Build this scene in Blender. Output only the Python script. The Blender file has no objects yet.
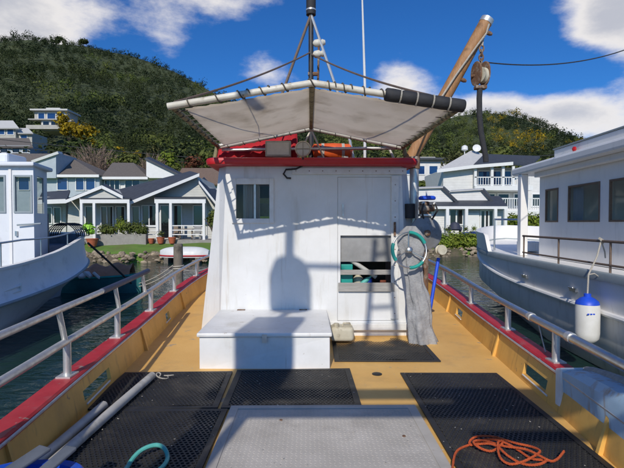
import bpy, math, random
import numpy as np
from mathutils import Vector, Matrix, noise

R = math.radians
rnd = random.Random(7)
scene = bpy.context.scene
col = scene.collection

# ------------------------------------------------------------------ camera
CAMZ = 2.35                      # eye height above the water; the deck is 1.5 m lower
F = 455.0
YAW, PITCH = R(-0.63), R(-1.385)
cam_d = bpy.data.cameras.new('camera')
cam_d.sensor_width = 36.0
cam_d.lens = 36.0 * F / 624.0
cam_d.clip_start = 0.05
cam_d.clip_end = 6000
cam = bpy.data.objects.new('camera', cam_d)
col.objects.link(cam)
cam.location = (0, 0, CAMZ)
cam.rotation_euler = (R(90) + PITCH, 0, YAW)
scene.camera = cam
CR = cam.rotation_euler.to_matrix()

def P(px, py, Y):
    """world point on the vertical plane at distance Y that was surveyed at a pixel of the photograph"""
    d = CR @ Vector(((px - 312) / F, -(py - 234) / F, -1))
    k = Y / d.y
    return Vector((d.x * k, Y, CAMZ + d.z * k))
def X(px, Y): return P(px, 223, Y).x
def Z(py, Y, px=312): return P(px, py, Y).z
def G(px, py, z):
    d = CR @ Vector(((px - 312) / F, -(py - 234) / F, -1))
    k = (z - CAMZ) / d.z
    return Vector((d.x * k, d.y * k, z))

# ------------------------------------------------------------------ light: sun behind the camera, a little to the left
SUN_DIR = Vector((0.187, 1.0, -0.68)).normalized()        # direction the light travels
sun_el = math.asin(-SUN_DIR.z)
sun_d = bpy.data.lights.new('sun', 'SUN')
sun_d.energy = 2.25
sun_d.angle = R(0.5)
sun_d.color = (1.0, 0.935, 0.83)
sun = bpy.data.objects.new('sun', sun_d)
col.objects.link(sun)
sun.rotation_euler = SUN_DIR.to_track_quat('-Z', 'Y').to_euler()
sun.location = (-5, -25, 20)

world = bpy.data.worlds.new('World')
scene.world = world
world.use_nodes = True
wn = world.node_tree
wn.nodes.clear()
def wnode(t, **kw):
    n = wn.nodes.new(t)
    for k, v in kw.items(): setattr(n, k, v)
    return n
def wl(a, b): wn.links.new(a, b)
w_out = wnode('ShaderNodeOutputWorld')
w_bg = wnode('ShaderNodeBackground'); w_bg.inputs['Strength'].default_value = 0.14
sky = wnode('ShaderNodeTexSky', sky_type='NISHITA')
sky.sun_disc = False
sky.sun_elevation = sun_el
# sun stands at -SUN_DIR; the sky's rotation is measured from +Y clockwise
sky.sun_rotation = math.atan2(-SUN_DIR.x, -SUN_DIR.y)
sky.altitude = 0
sky.air_density = 1.0
sky.dust_density = 0.25
sky.ozone_density = 3.0
w_hsv = wnode('ShaderNodeHueSaturation')
w_hsv.inputs['Saturation'].default_value = 1.1
w_hsv.inputs['Value'].default_value = 1.0
wl(sky.outputs['Color'], w_hsv.inputs['Color'])
w_tint = wnode('ShaderNodeMixRGB', blend_type='MULTIPLY'); w_tint.inputs['Fac'].default_value = 1
w_tint.inputs['Color2'].default_value = (.12, .31, .53, 1)        # the deep polarised blue of the photograph's sky
wl(w_hsv.outputs[0], w_tint.inputs['Color1'])
w_tc = wnode('ShaderNodeTexCoord')
dirv = w_tc.outputs['Generated']
def wmath(op, a, b=None, clamp=False):
    n = wnode('ShaderNodeMath', operation=op, use_clamp=clamp)
    for i, s in enumerate((a, b)):
        if s is None: continue
        if isinstance(s, (int, float)): n.inputs[i].default_value = s
        else: wl(s, n.inputs[i])
    return n.outputs[0]
w_map = wnode('ShaderNodeMapping'); w_map.inputs['Scale'].default_value = (1, 1, 2.0)
wl(dirv, w_map.inputs['Vector'])
def wnoise(scale, detail, rough, off=(0, 0, 0)):
    m = wnode('ShaderNodeMapping'); m.inputs['Location'].default_value = off
    wl(w_map.outputs[0], m.inputs['Vector'])
    n = wnode('ShaderNodeTexNoise'); n.inputs['Scale'].default_value = scale
    n.inputs['Detail'].default_value = detail; n.inputs['Roughness'].default_value = rough
    wl(m.outputs[0], n.inputs['Vector'])
    return n.outputs['Fac']
n_big = wnoise(3.2, 3, 0.5, (3.1, 0.4, 1.7))
n_fine = wnoise(8.5, 9, 0.62)
dens = wmath('ADD', wmath('MULTIPLY', n_big, 0.55), wmath('MULTIPLY', n_fine, 0.75))
def cloud(px, py, radius, gain, sq=1.0):
    """one cloud bank, centred on a direction of the sky"""
    d = CR @ Vector(((px - 312) / F, -(py - 234) / F, -1)); d.normalize()
    s = wnode('ShaderNodeVectorMath', operation='SUBTRACT'); wl(dirv, s.inputs[0]); s.inputs[1].default_value = d
    m = wnode('ShaderNodeVectorMath', operation='MULTIPLY'); wl(s.outputs[0], m.inputs[0]); m.inputs[1].default_value = (1, 1, sq)
    l = wnode('ShaderNodeVectorMath', operation='LENGTH'); wl(m.outputs[0], l.inputs[0])
    r = wnode('ShaderNodeMapRange', interpolation_type='SMOOTHSTEP')
    wl(l.outputs['Value'], r.inputs['Value'])
    r.inputs['From Min'].default_value = 0; r.inputs['From Max'].default_value = radius
    r.inputs['To Min'].default_value = gain; r.inputs['To Max'].default_value = 0
    return r.outputs[0]
banks = [(25, -6, .26, .36, 1.5), (-60, 10, .3, .3, 1.3), (165, 32, .08, .24, 1.0), (205, 5, .13, .14, 2), (404, 76, .10, .42, 1.3), (272, 74, .12, .36, 1.8),
         (608, 14, .115, .50, 1.15), (660, 10, .16, .3, 1.2), (485, 112, .17, .46, 2.8), (575, 114, .20, .50, 2.4), (350, 105, .2, .2, 3.0)]
for b in banks:
    dens = wmath('ADD', dens, cloud(*b))
clear = [(330, 38, .24, -.22), (525, 66, .14, -.28), (600, 76, .10, -.2), (225, 62, .17, -.22), (460, 25, .17, -.24), (120, 60, .14, -.16), (360, 5, .2, -.1)]
for b in clear:
    dens = wmath('ADD', dens, cloud(*b))
cr = wnode('ShaderNodeMapRange', interpolation_type='SMOOTHSTEP')
wl(dens, cr.inputs['Value'])
cr.inputs['From Min'].default_value = 0.64; cr.inputs['From Max'].default_value = 1.03
ccol = wnode('ShaderNodeMixRGB')
shade = wnode('ShaderNodeMapRange', interpolation_type='SMOOTHSTEP')
wl(dens, shade.inputs['Value'])
shade.inputs['From Min'].default_value = 0.92; shade.inputs['From Max'].default_value = 1.3
wl(shade.outputs[0], ccol.inputs['Fac'])
ccol.inputs['Color1'].default_value = (4.6, 4.4, 4.2, 1)
ccol.inputs['Color2'].default_value = (2.7, 2.75, 3.0, 1)
wmix = wnode('ShaderNodeMixRGB')
wl(wmath('MULTIPLY', cr.outputs[0], 0.92), wmix.inputs['Fac']); wl(w_tint.outputs[0], wmix.inputs['Color1']); wl(ccol.outputs[0], wmix.inputs['Color2'])
wl(wmix.outputs[0], w_bg.inputs['Color'])
wl(w_bg.outputs[0], w_out.inputs['Surface'])

scene.view_settings.view_transform = 'Standard'
scene.view_settings.look = 'None'
scene.view_settings.gamma = 1
scene.view_settings.exposure = 0.55
scene.view_settings.use_curve_mapping = False
scene.render.engine = 'CYCLES'

# ------------------------------------------------------------------ materials
MATS = {}
def mat(name, c1, c2=None, scale=4.0, rough=0.6, rough2=None, metal=0.0, bump=0.0, bscale=None, stretch=(1, 1, 1), detail=6,
        dirt=None, dirt_scale=3.0, dirt_lo=0.55, dirt_hi=0.75, dirt_stretch=(1, 1, 1), island=None, spec=0.5, trans=0.0, coat=0.0, local=False, wobble=0.35, wear=None, wear_lo=.64, wear_hi=.68, wear_scale=9, streak=None, streak_lo=.62, streak_hi=.8, streak_amt=.6):
    """procedural principled material: two-tone noise, optional dirt patches, bump, per-piece variation"""
    m = bpy.data.materials.new(name); m.use_nodes = True
    nt = m.node_tree; N = nt.nodes; L = nt.links
    b = N['Principled BSDF']
    b.inputs['Metallic'].default_value = metal
    b.inputs['Specular IOR Level'].default_value = spec
    b.inputs['Coat Weight'].default_value = coat
    if local:
        tc = N.new('ShaderNodeTexCoord'); vec = tc.outputs['Object']
    else:
        g = N.new('ShaderNodeNewGeometry'); vec = g.outputs['Position']
    def nz(sc, st, det, off=0.0):
        mp = N.new('ShaderNodeMapping'); mp.inputs['Scale'].default_value = st; mp.inputs['Location'].default_value = (off, off * 1.7, off * .6)
        L.new(vec, mp.inputs['Vector'])
        n = N.new('ShaderNodeTexNoise'); n.inputs['Scale'].default_value = sc; n.inputs['Detail'].default_value = det; n.inputs['Roughness'].default_value = 0.62
        L.new(mp.outputs[0], n.inputs['Vector'])
        return n.outputs['Fac']
    c2 = c2 or tuple(x * 0.82 for x in c1)
    f = nz(scale, stretch, detail)
    mr = N.new('ShaderNodeMapRange'); L.new(f, mr.inputs['Value'])
    mr.inputs['From Min'].default_value = 0.5 - wobble / 2; mr.inputs['From Max'].default_value = 0.5 + wobble / 2
    mx = N.new('ShaderNodeMixRGB'); L.new(mr.outputs[0], mx.inputs['Fac'])
    mx.inputs['Color1'].default_value = (*c1, 1); mx.inputs['Color2'].default_value = (*c2, 1)
    out = mx.outputs[0]
    if island:
        gi = N.new('ShaderNodeNewGeometry')
        hs = N.new('ShaderNodeHueSaturation')
        m1 = N.new('ShaderNodeMapRange'); L.new(gi.outputs['Random Per Island'], m1.inputs['Value'])
        m1.inputs['To Min'].default_value = 1 - island; m1.inputs['To Max'].default_value = 1 + island
        L.new(m1.outputs[0], hs.inputs['Value']); L.new(out, hs.inputs['Color']); out = hs.outputs[0]
    if dirt:
        fd = nz(dirt_scale, dirt_stretch, 8, 3.3)
        md = N.new('ShaderNodeMapRange'); L.new(fd, md.inputs['Value'])
        md.inputs['From Min'].default_value = dirt_lo; md.inputs['From Max'].default_value = dirt_hi
        mxd = N.new('ShaderNodeMixRGB'); L.new(md.outputs[0], mxd.inputs['Fac']); L.new(out, mxd.inputs['Color1'])
        mxd.inputs['Color2'].default_value = (*dirt, 1); out = mxd.outputs[0]
    if wear:                                               # chips and scuffs with sharp edges
        fw = nz(wear_scale, (1, 1, 1), 10, 7.7)
        mw = N.new('ShaderNodeMapRange'); L.new(fw, mw.inputs['Value'])
        mw.inputs['From Min'].default_value = wear_lo; mw.inputs['From Max'].default_value = wear_hi
        mxw = N.new('ShaderNodeMixRGB'); L.new(mw.outputs[0], mxw.inputs['Fac']); L.new(out, mxw.inputs['Color1'])
        mxw.inputs['Color2'].default_value = (*wear, 1); out = mxw.outputs[0]
    if streak:                                             # runs of rust down upright faces
        fs = nz(1, (16, 16, .8), 4, 5.1)
        mk = N.new('ShaderNodeMapRange'); L.new(fs, mk.inputs['Value'])
        mk.inputs['From Min'].default_value = streak_lo; mk.inputs['From Max'].default_value = streak_hi; mk.inputs['To Max'].default_value = streak_amt
        mxk = N.new('ShaderNodeMixRGB'); L.new(mk.outputs[0], mxk.inputs['Fac']); L.new(out, mxk.inputs['Color1'])
        mxk.inputs['Color2'].default_value = (*streak, 1); out = mxk.outputs[0]
    L.new(out, b.inputs['Base Color'])
    if rough2 is None: rough2 = min(1, rough + 0.12)
    mrr = N.new('ShaderNodeMapRange'); L.new(f, mrr.inputs['Value'])
    mrr.inputs['From Min'].default_value = 0.3; mrr.inputs['From Max'].default_value = 0.7
    mrr.inputs['To Min'].default_value = rough; mrr.inputs['To Max'].default_value = rough2
    L.new(mrr.outputs[0], b.inputs['Roughness'])
    if bump:
        bn = N.new('ShaderNodeBump'); bn.inputs['Strength'].default_value = bump; bn.inputs['Distance'].default_value = 0.02
        L.new(nz(bscale or scale * 4, stretch, 5, 1.1), bn.inputs['Height']); L.new(bn.outputs[0], b.inputs['Normal'])
    if trans:
        tr = N.new('ShaderNodeBsdfTranslucent'); L.new(out, tr.inputs['Color'])
        ms = N.new('ShaderNodeMixShader'); ms.inputs['Fac'].default_value = trans
        L.new(b.outputs[0], ms.inputs[1]); L.new(tr.outputs[0], ms.inputs[2])
        L.new(ms.outputs[0], N['Material Output'].inputs['Surface'])
    MATS[name] = m
    return m

mat('hill_house', (.48, .46, .41), (.40, .385, .34), scale=1, rough=.7)
mat('white_paint', (.80, .80, .79), (.71, .71, .69), scale=2.2, rough=.38, bump=.12, bscale=11, dirt=(.52, .49, .42), dirt_scale=2.2, dirt_lo=.56, dirt_hi=.9, dirt_stretch=(3, 3, .5), wear=(.52, .48, .42), wear_lo=.69, wear_hi=.72, wear_scale=13, streak=(.42, .30, .18), streak_lo=.60, streak_hi=.78, streak_amt=.5)
mat('box_paint', (.82, .82, .81), (.73, .73, .71), scale=3.5, rough=.4, bump=.08, bscale=9, dirt=(.48, .44, .36), dirt_scale=3, dirt_lo=.56, dirt_hi=.9, wear=(.45, .40, .33), wear_lo=.67, wear_hi=.70, wear_scale=11, streak=(.42, .30, .18), streak_lo=.62, streak_hi=.8, streak_amt=.45)
mat('trim_white', (.80, .80, .78), (.68, .67, .63), scale=9, rough=.45, bump=.05)
mat('deck_paint', (.83, .505, .155), (.72, .415, .12), scale=1.6, rough=.5, bump=.14, bscale=40, dirt=(.52, .31, .12), dirt_scale=2.4, dirt_lo=.54, dirt_hi=.86, wear=(.44, .35, .24), wear_lo=.635, wear_hi=.69, wear_scale=5)
mat('bulwark_paint', (.80, .47, .115), (.69, .385, .09), scale=2.2, rough=.42, bump=.10, bscale=12, dirt=(.50, .28, .08), dirt_scale=3.0, dirt_lo=.54, dirt_hi=.86, dirt_stretch=(1, 1, .6), wear=(.30, .20, .11), wear_lo=.67, wear_hi=.70, wear_scale=10, streak=(.22, .12, .06), streak_lo=.58, streak_hi=.75, streak_amt=.5)
mat('red_paint', (.55, .016, .024), (.43, .013, .02), scale=4, rough=.42, bump=.10, dirt=(.36, .13, .13), dirt_scale=6, dirt_lo=.55, dirt_hi=.85, wear=(.34, .24, .20), wear_lo=.625, wear_hi=.66, wear_scale=10)
mat('red_rim', (.52, .012, .016), (.42, .010, .014), scale=5, rough=.35, dirt=(.2, .04, .03), dirt_scale=6, dirt_lo=.62, dirt_hi=.85)
mat('red_cloth', (.50, .010, .016), (.34, .008, .014), scale=4, rough=.75, bump=.5, bscale=6)
mat('hull_blue', (.42, .58, .70), (.34, .50, .62), scale=3, rough=.5, dirt=(.34, .22, .12), dirt_scale=4, dirt_lo=.52, dirt_hi=.7, dirt_stretch=(3, 3, .4))
mat('galvanised', (.72, .71, .68), (.56, .545, .52), scale=14, rough=.34, rough2=.52, metal=.65, bump=.06, dirt=(.36, .28, .20), dirt_scale=9, dirt_lo=.62, dirt_hi=.8)
mat('steel', (.62, .62, .61), (.52, .52, .51), scale=20, rough=.28, rough2=.42, metal=.95)
mat('blue_tape', (.035, .05, .11), (.05, .06, .10), scale=20, rough=.5)
mat('tread_plate', (.60, .555, .485), (.47, .435, .375), scale=3, rough=.6, rough2=.75, metal=.05, bump=.05, dirt=(.30, .27, .23), dirt_scale=2.0, dirt_lo=.5, dirt_hi=.85, wear=(.33, .26, .20), wear_lo=.70, wear_hi=.73, wear_scale=14)
mat('rubber', (.016, .016, .017), (.032, .031, .030), scale=3, rough=.42, rough2=.66, bump=.15, bscale=60, dirt=(.10, .088, .072), dirt_scale=2.2, dirt_lo=.55, dirt_hi=.85)
mat('black_foam', (.02, .021, .025), (.035, .036, .04), scale=15, rough=.7, bump=.15)
mat('black_paint', (.02, .021, .024), (.04, .04, .042), scale=12, rough=.4)
mat('canvas', (.87, .81, .72), (.81, .75, .655), scale=3, rough=.9, bump=.25, bscale=5, dirt=(.50, .44, .35), dirt_scale=2.0, dirt_lo=.50, dirt_hi=.85, trans=.74)
mat('tube_cream', (.72, .69, .60), (.58, .54, .44), scale=8, rough=.45, dirt=(.28, .22, .13), dirt_scale=9, dirt_lo=.56, dirt_hi=.76)
mat('tube_lichen', (.34, .30, .17), (.20, .175, .09), scale=12, rough=.8, bump=.3, dirt=(.08, .07, .04), dirt_scale=14, dirt_lo=.5, dirt_hi=.66)
mat('lash_dark', (.07, .065, .055), (.14, .12, .09), scale=30, rough=.9, bump=.4)
mat('rope_white', (.62, .58, .50), (.45, .41, .34), scale=60, rough=.9, bump=.6)
mat('rope_dark', (.028, .03, .035), (.05, .05, .05), scale=40, rough=.8, bump=.5)
mat('rope_orange', (.80, .16, .04), (.62, .10, .03), scale=70, rough=.8, bump=.7)
mat('wire', (.16, .12, .10), (.24, .17, .12), scale=30, rough=.6, metal=.4)
mat('wood_boom', (.46, .245, .105), (.32, .155, .06), scale=5, rough=.55, bump=.25, stretch=(6, 6, .8), dirt=(.16, .085, .04), dirt_scale=6, dirt_lo=.58, dirt_hi=.75)
mat('rusty', (.26, .15, .09), (.14, .07, .04), scale=12, rough=.8, bump=.4, metal=.2, dirt=(.40, .36, .30), dirt_scale=9, dirt_lo=.5, dirt_hi=.66)
mat('teal_plastic', (.02, .38, .31), (.015, .28, .24), scale=9, rough=.4)
mat('teal_hose', (.12, .50, .42), (.09, .40, .35), scale=9, rough=.45)
mat('blue_plastic', (.012, .085, .55), (.010, .06, .42), scale=6, rough=.35, dirt=(.10, .16, .35), dirt_scale=8, dirt_lo=.6, dirt_hi=.8)
mat('orange_plastic', (.80, .13, .02), (.62, .09, .02), scale=6, rough=.5)
mat('grey_plastic', (.15, .165, .19), (.10, .115, .135), scale=7, rough=.6, bump=.1, spec=.3)
mat('grey_disc', (.30, .305, .31), (.21, .21, .21), scale=5, rough=.5, metal=.3, bump=.1, dirt=(.14, .12, .10), dirt_scale=8, dirt_lo=.55, dirt_hi=.72)
mat('grey_cloth', (.42, .42, .42), (.27, .27, .275), scale=9, rough=.95, bump=.6, bscale=45, dirt=(.48, .47, .45), dirt_scale=9, dirt_lo=.58, dirt_hi=.75)
mat('grey_board', (.33, .33, .33), (.24, .24, .235), scale=4, rough=.6, bump=.12)
mat('weathered_slat', (.42, .40, .37), (.30, .285, .26), scale=8, rough=.8, bump=.3, stretch=(.5, 4, 4))
mat('pvc_pipe', (.60, .585, .54), (.48, .46, .42), scale=8, rough=.45, dirt=(.26, .24, .20), dirt_scale=6, dirt_lo=.52, dirt_hi=.75)
mat('old_plastic', (.62, .58, .46), (.50, .45, .33), scale=7, rough=.5, dirt=(.20, .16, .10), dirt_scale=8, dirt_lo=.55, dirt_hi=.75)
mat('lamp_grey', (.42, .42, .40), (.34, .34, .32), scale=9, rough=.5, metal=.2)
mat('lamp_glass', (.55, .56, .55), (.62, .62, .6), scale=20, rough=.15)
mat('interior', (.34, .31, .26), (.26, .24, .20), scale=3, rough=.9)
mat('curtain', (.80, .79, .75), (.70, .68, .63), scale=3, rough=.9, stretch=(9, 9, .4))
mat('navy_cover', (.03, .035, .06), (.045, .05, .08), scale=5, rough=.6, bump=.2)
# other boats
mat('boat_white', (.92, .90, .86), (.86, .84, .80), scale=1.5, rough=.35, dirt=(.60, .58, .54), dirt_scale=2, dirt_lo=.58, dirt_hi=.9, dirt_stretch=(2, 2, .5), streak=(.50, .40, .28), streak_lo=.62, streak_hi=.8, streak_amt=.4)
mat('boat_hull_grey', (.84, .83, .79), (.77, .76, .73), scale=1.5, rough=.4, dirt=(.30, .30, .28), dirt_scale=2, dirt_lo=.52, dirt_hi=.88, dirt_stretch=(2, 2, .5), streak=(.36, .28, .18), streak_lo=.6, streak_hi=.8, streak_amt=.45)
mat('boat_strake', (.34, .39, .41), (.28, .33, .35), scale=5, rough=.5)
mat('boat_hull_pale', (.88, .89, .90), (.82, .83, .85), scale=1.5, rough=.35, dirt=(.46, .47, .47), dirt_scale=2, dirt_lo=.56, dirt_hi=.9, streak=(.45, .38, .28), streak_lo=.62, streak_hi=.8, streak_amt=.4)
mat('boat_pale_house', (.80, .82, .84), (.74, .76, .79), scale=2, rough=.38, dirt=(.52, .51, .48), dirt_scale=3, dirt_lo=.58, dirt_hi=.9)
mat('antifoul', (.05, .06, .07), (.08, .08, .08), scale=4, rough=.8)
mat('teal_boat', (.03, .17, .17), (.02, .12, .13), scale=4, rough=.5)
mat('tarp_orange', (.58, .27, .15), (.45, .20, .11), scale=4, rough=.8, bump=.6, bscale=5)
mat('dinghy_white', (.76, .76, .74), (.66, .66, .63), scale=3, rough=.4)
mat('fender_white', (.80, .80, .77), (.70, .69, .64), scale=5, rough=.45, dirt=(.52, .38, .18), dirt_scale=3, dirt_lo=.60, dirt_hi=.8)
mat('blue_bright', (.02, .10, .75), (.015, .07, .55), scale=6, rough=.4)
# land
mat('weatherboard_grey', (.56, .56, .52), (.50, .50, .46), scale=2, rough=.7)
mat('weatherboard_white', (.74, .73, .70), (.66, .65, .62), scale=2, rough=.65)
mat('blue_wall', (.46, .52, .56), (.40, .46, .50), scale=2, rough=.7)
mat('slate_roof', (.060, .068, .082), (.045, .050, .062), scale=3, rough=.55, bump=.2, bscale=8)
mat('tile_roof', (.18, .155, .135), (.12, .105, .092), scale=9, rough=.85, bump=.5, bscale=9)
mat('pale_roof', (.60, .59, .56), (.52, .51, .49), scale=3, rough=.6)
mat('brown_roof', (.22, .15, .11), (.16, .11, .08), scale=6, rough=.85, bump=.4)
mat('house_trim', (.80, .80, .78), (.74, .74, .72), scale=4, rough=.5)
mat('paving', (.34, .32, .29), (.27, .25, .23), scale=4, rough=.9)
mat('grass', (.14, .25, .035), (.095, .175, .026), scale=1.2, rough=.95, bump=.6, bscale=12, dirt=(.16, .15, .05), dirt_scale=.6, dirt_lo=.5, dirt_hi=.8)
mat('rock', (.36, .29, .20), (.23, .185, .13), scale=3, rough=.9, bump=.7, bscale=7, island=.35)
mat('leaf_dark', (.024, .040, .019), (.058, .072, .026), scale=.022, rough=.85, island=.22, trans=.25, spec=.1, wobble=.25)
mat('leaf_mid', (.095, .135, .034), (.145, .16, .045), scale=.05, rough=.85, island=.25, trans=.25, spec=.1)
mat('leaf_yellow', (.40, .27, .015), (.28, .21, .02), scale=1, rough=.8, island=.45, trans=.25, spec=.2)
mat('leaf_bright', (.15, .23, .025), (.24, .27, .04), scale=1.5, rough=.75, island=.45, trans=.3, spec=.25)
mat('leaf_olive', (.125, .120, .045), (.09, .10, .035), scale=.3, rough=.8, island=.35, trans=.2, spec=.15)
mat('leaf_red', (.15, .055, .03), (.10, .04, .02), scale=1, rough=.8, island=.5, trans=.2, spec=.2)
mat('twig', (.27, .195, .15), (.20, .14, .105), scale=2, rough=.9, island=.3)
mat('bark', (.13, .10, .075), (.09, .07, .05), scale=6, rough=.95, bump=.5)
mat('pile_wood', (.24, .21, .17), (.15, .13, .10), scale=6, rough=.9, bump=.6, stretch=(5, 5, .7), dirt=(.06, .055, .045), dirt_scale=3, dirt_lo=.5, dirt_hi=.7)
mat('terracotta', (.48, .13, .06), (.38, .10, .05), scale=6, rough=.8)
mat('pot_blue', (.02, .05, .28), (.015, .04, .2), scale=6, rough=.3)
mat('lime', (.35, .65, .06), (.28, .55, .05), scale=6, rough=.6)
mat('hill_ground', (.045, .064, .024), (.065, .078, .028), scale=.2, rough=.95)
mat('bank_soil', (.15, .115, .075), (.09, .075, .05), scale=2, rough=.95, bump=.6, dirt=(.07, .08, .03), dirt_scale=1.5, dirt_lo=.5, dirt_hi=.7)
mat('deck_timber', (.28, .22, .17), (.2, .16, .12), scale=6, rough=.85)

def glass_mat(name, tint, rough=.04, clear=.25):
    m = bpy.data.materials.new(name); m.use_nodes = True
    N = m.node_tree.nodes; L = m.node_tree.links
    b = N['Principled BSDF']; b.inputs['Base Color'].default_value = (*tint, 1); b.inputs['Roughness'].default_value = rough
    b.inputs['Specular IOR Level'].default_value = .8
    t = N.new('ShaderNodeBsdfTransparent'); t.inputs['Color'].default_value = (.90, .93, .93, 1)
    ms = N.new('ShaderNodeMixShader'); ms.inputs['Fac'].default_value = clear
    L.new(b.outputs[0], ms.inputs[1]); L.new(t.outputs[0], ms.inputs[2])
    L.new(ms.outputs[0], N['Material Output'].inputs['Surface'])
    MATS[name] = m
glass_mat('glass_dark', (.012, .014, .016), clear=0)
glass_mat('glass_blue', (.015, .05, .16), clear=0)
glass_mat('glass_clear', (.03, .035, .04), clear=.8)

# weatherboards: fine horizontal laps as relief on far house walls
def add_laps(name, pitch):
    m = MATS[name]; N = m.node_tree.nodes; L = m.node_tree.links; b = N['Principled BSDF']
    g = N.new('ShaderNodeNewGeometry'); s = N.new('ShaderNodeSeparateXYZ'); L.new(g.outputs['Position'], s.inputs[0])
    a = N.new('ShaderNodeMath'); a.operation = 'MULTIPLY'; a.inputs[1].default_value = 1 / pitch; L.new(s.outputs['Z'], a.inputs[0])
    fr = N.new('ShaderNodeMath'); fr.operation = 'FRACT'; L.new(a.outputs[0], fr.inputs[0])
    bp = N.new('ShaderNodeBump'); bp.inputs['Strength'].default_value = .9; bp.inputs['Distance'].default_value = .03; bp.invert = True
    L.new(fr.outputs[0], bp.inputs['Height']); L.new(bp.outputs[0], b.inputs['Normal'])
add_laps('tile_roof', .22); add_laps('weatherboard_grey', .17); add_laps('weatherboard_white', .17)

# water
m = bpy.data.materials.new('sea'); m.use_nodes = True; MATS['sea'] = m
N = m.node_tree.nodes; L = m.node_tree.links; b = N['Principled BSDF']
b.inputs['Base Color'].default_value = (.014, .040, .034, 1); b.inputs['Roughness'].default_value = .04; b.inputs['IOR'].default_value = 1.33
b.inputs['Specular IOR Level'].default_value = .5
g = N.new('ShaderNodeNewGeometry')
def wv(scale, st, dist, strength, prev=None):
    mp = N.new('ShaderNodeMapping'); mp.inputs['Scale'].default_value = st; L.new(g.outputs['Position'], mp.inputs['Vector'])
    n = N.new('ShaderNodeTexNoise'); n.inputs['Scale'].default_value = scale; n.inputs['Detail'].default_value = 4; n.inputs['Distortion'].default_value = .6
    L.new(mp.outputs[0], n.inputs['Vector'])
    bp = N.new('ShaderNodeBump'); bp.inputs['Strength'].default_value = strength; bp.inputs['Distance'].default_value = dist
    L.new(n.outputs['Fac'], bp.inputs['Height'])
    if prev: L.new(prev.outputs[0], bp.inputs['Normal'])
    return bp
b1 = wv(.55, (1, 1.4, 1), .25, .35)
b2 = wv(2.4, (1, 1.6, 1), .06, .45, b1)
L.new(b2.outputs[0], b.inputs['Normal'])

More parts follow.
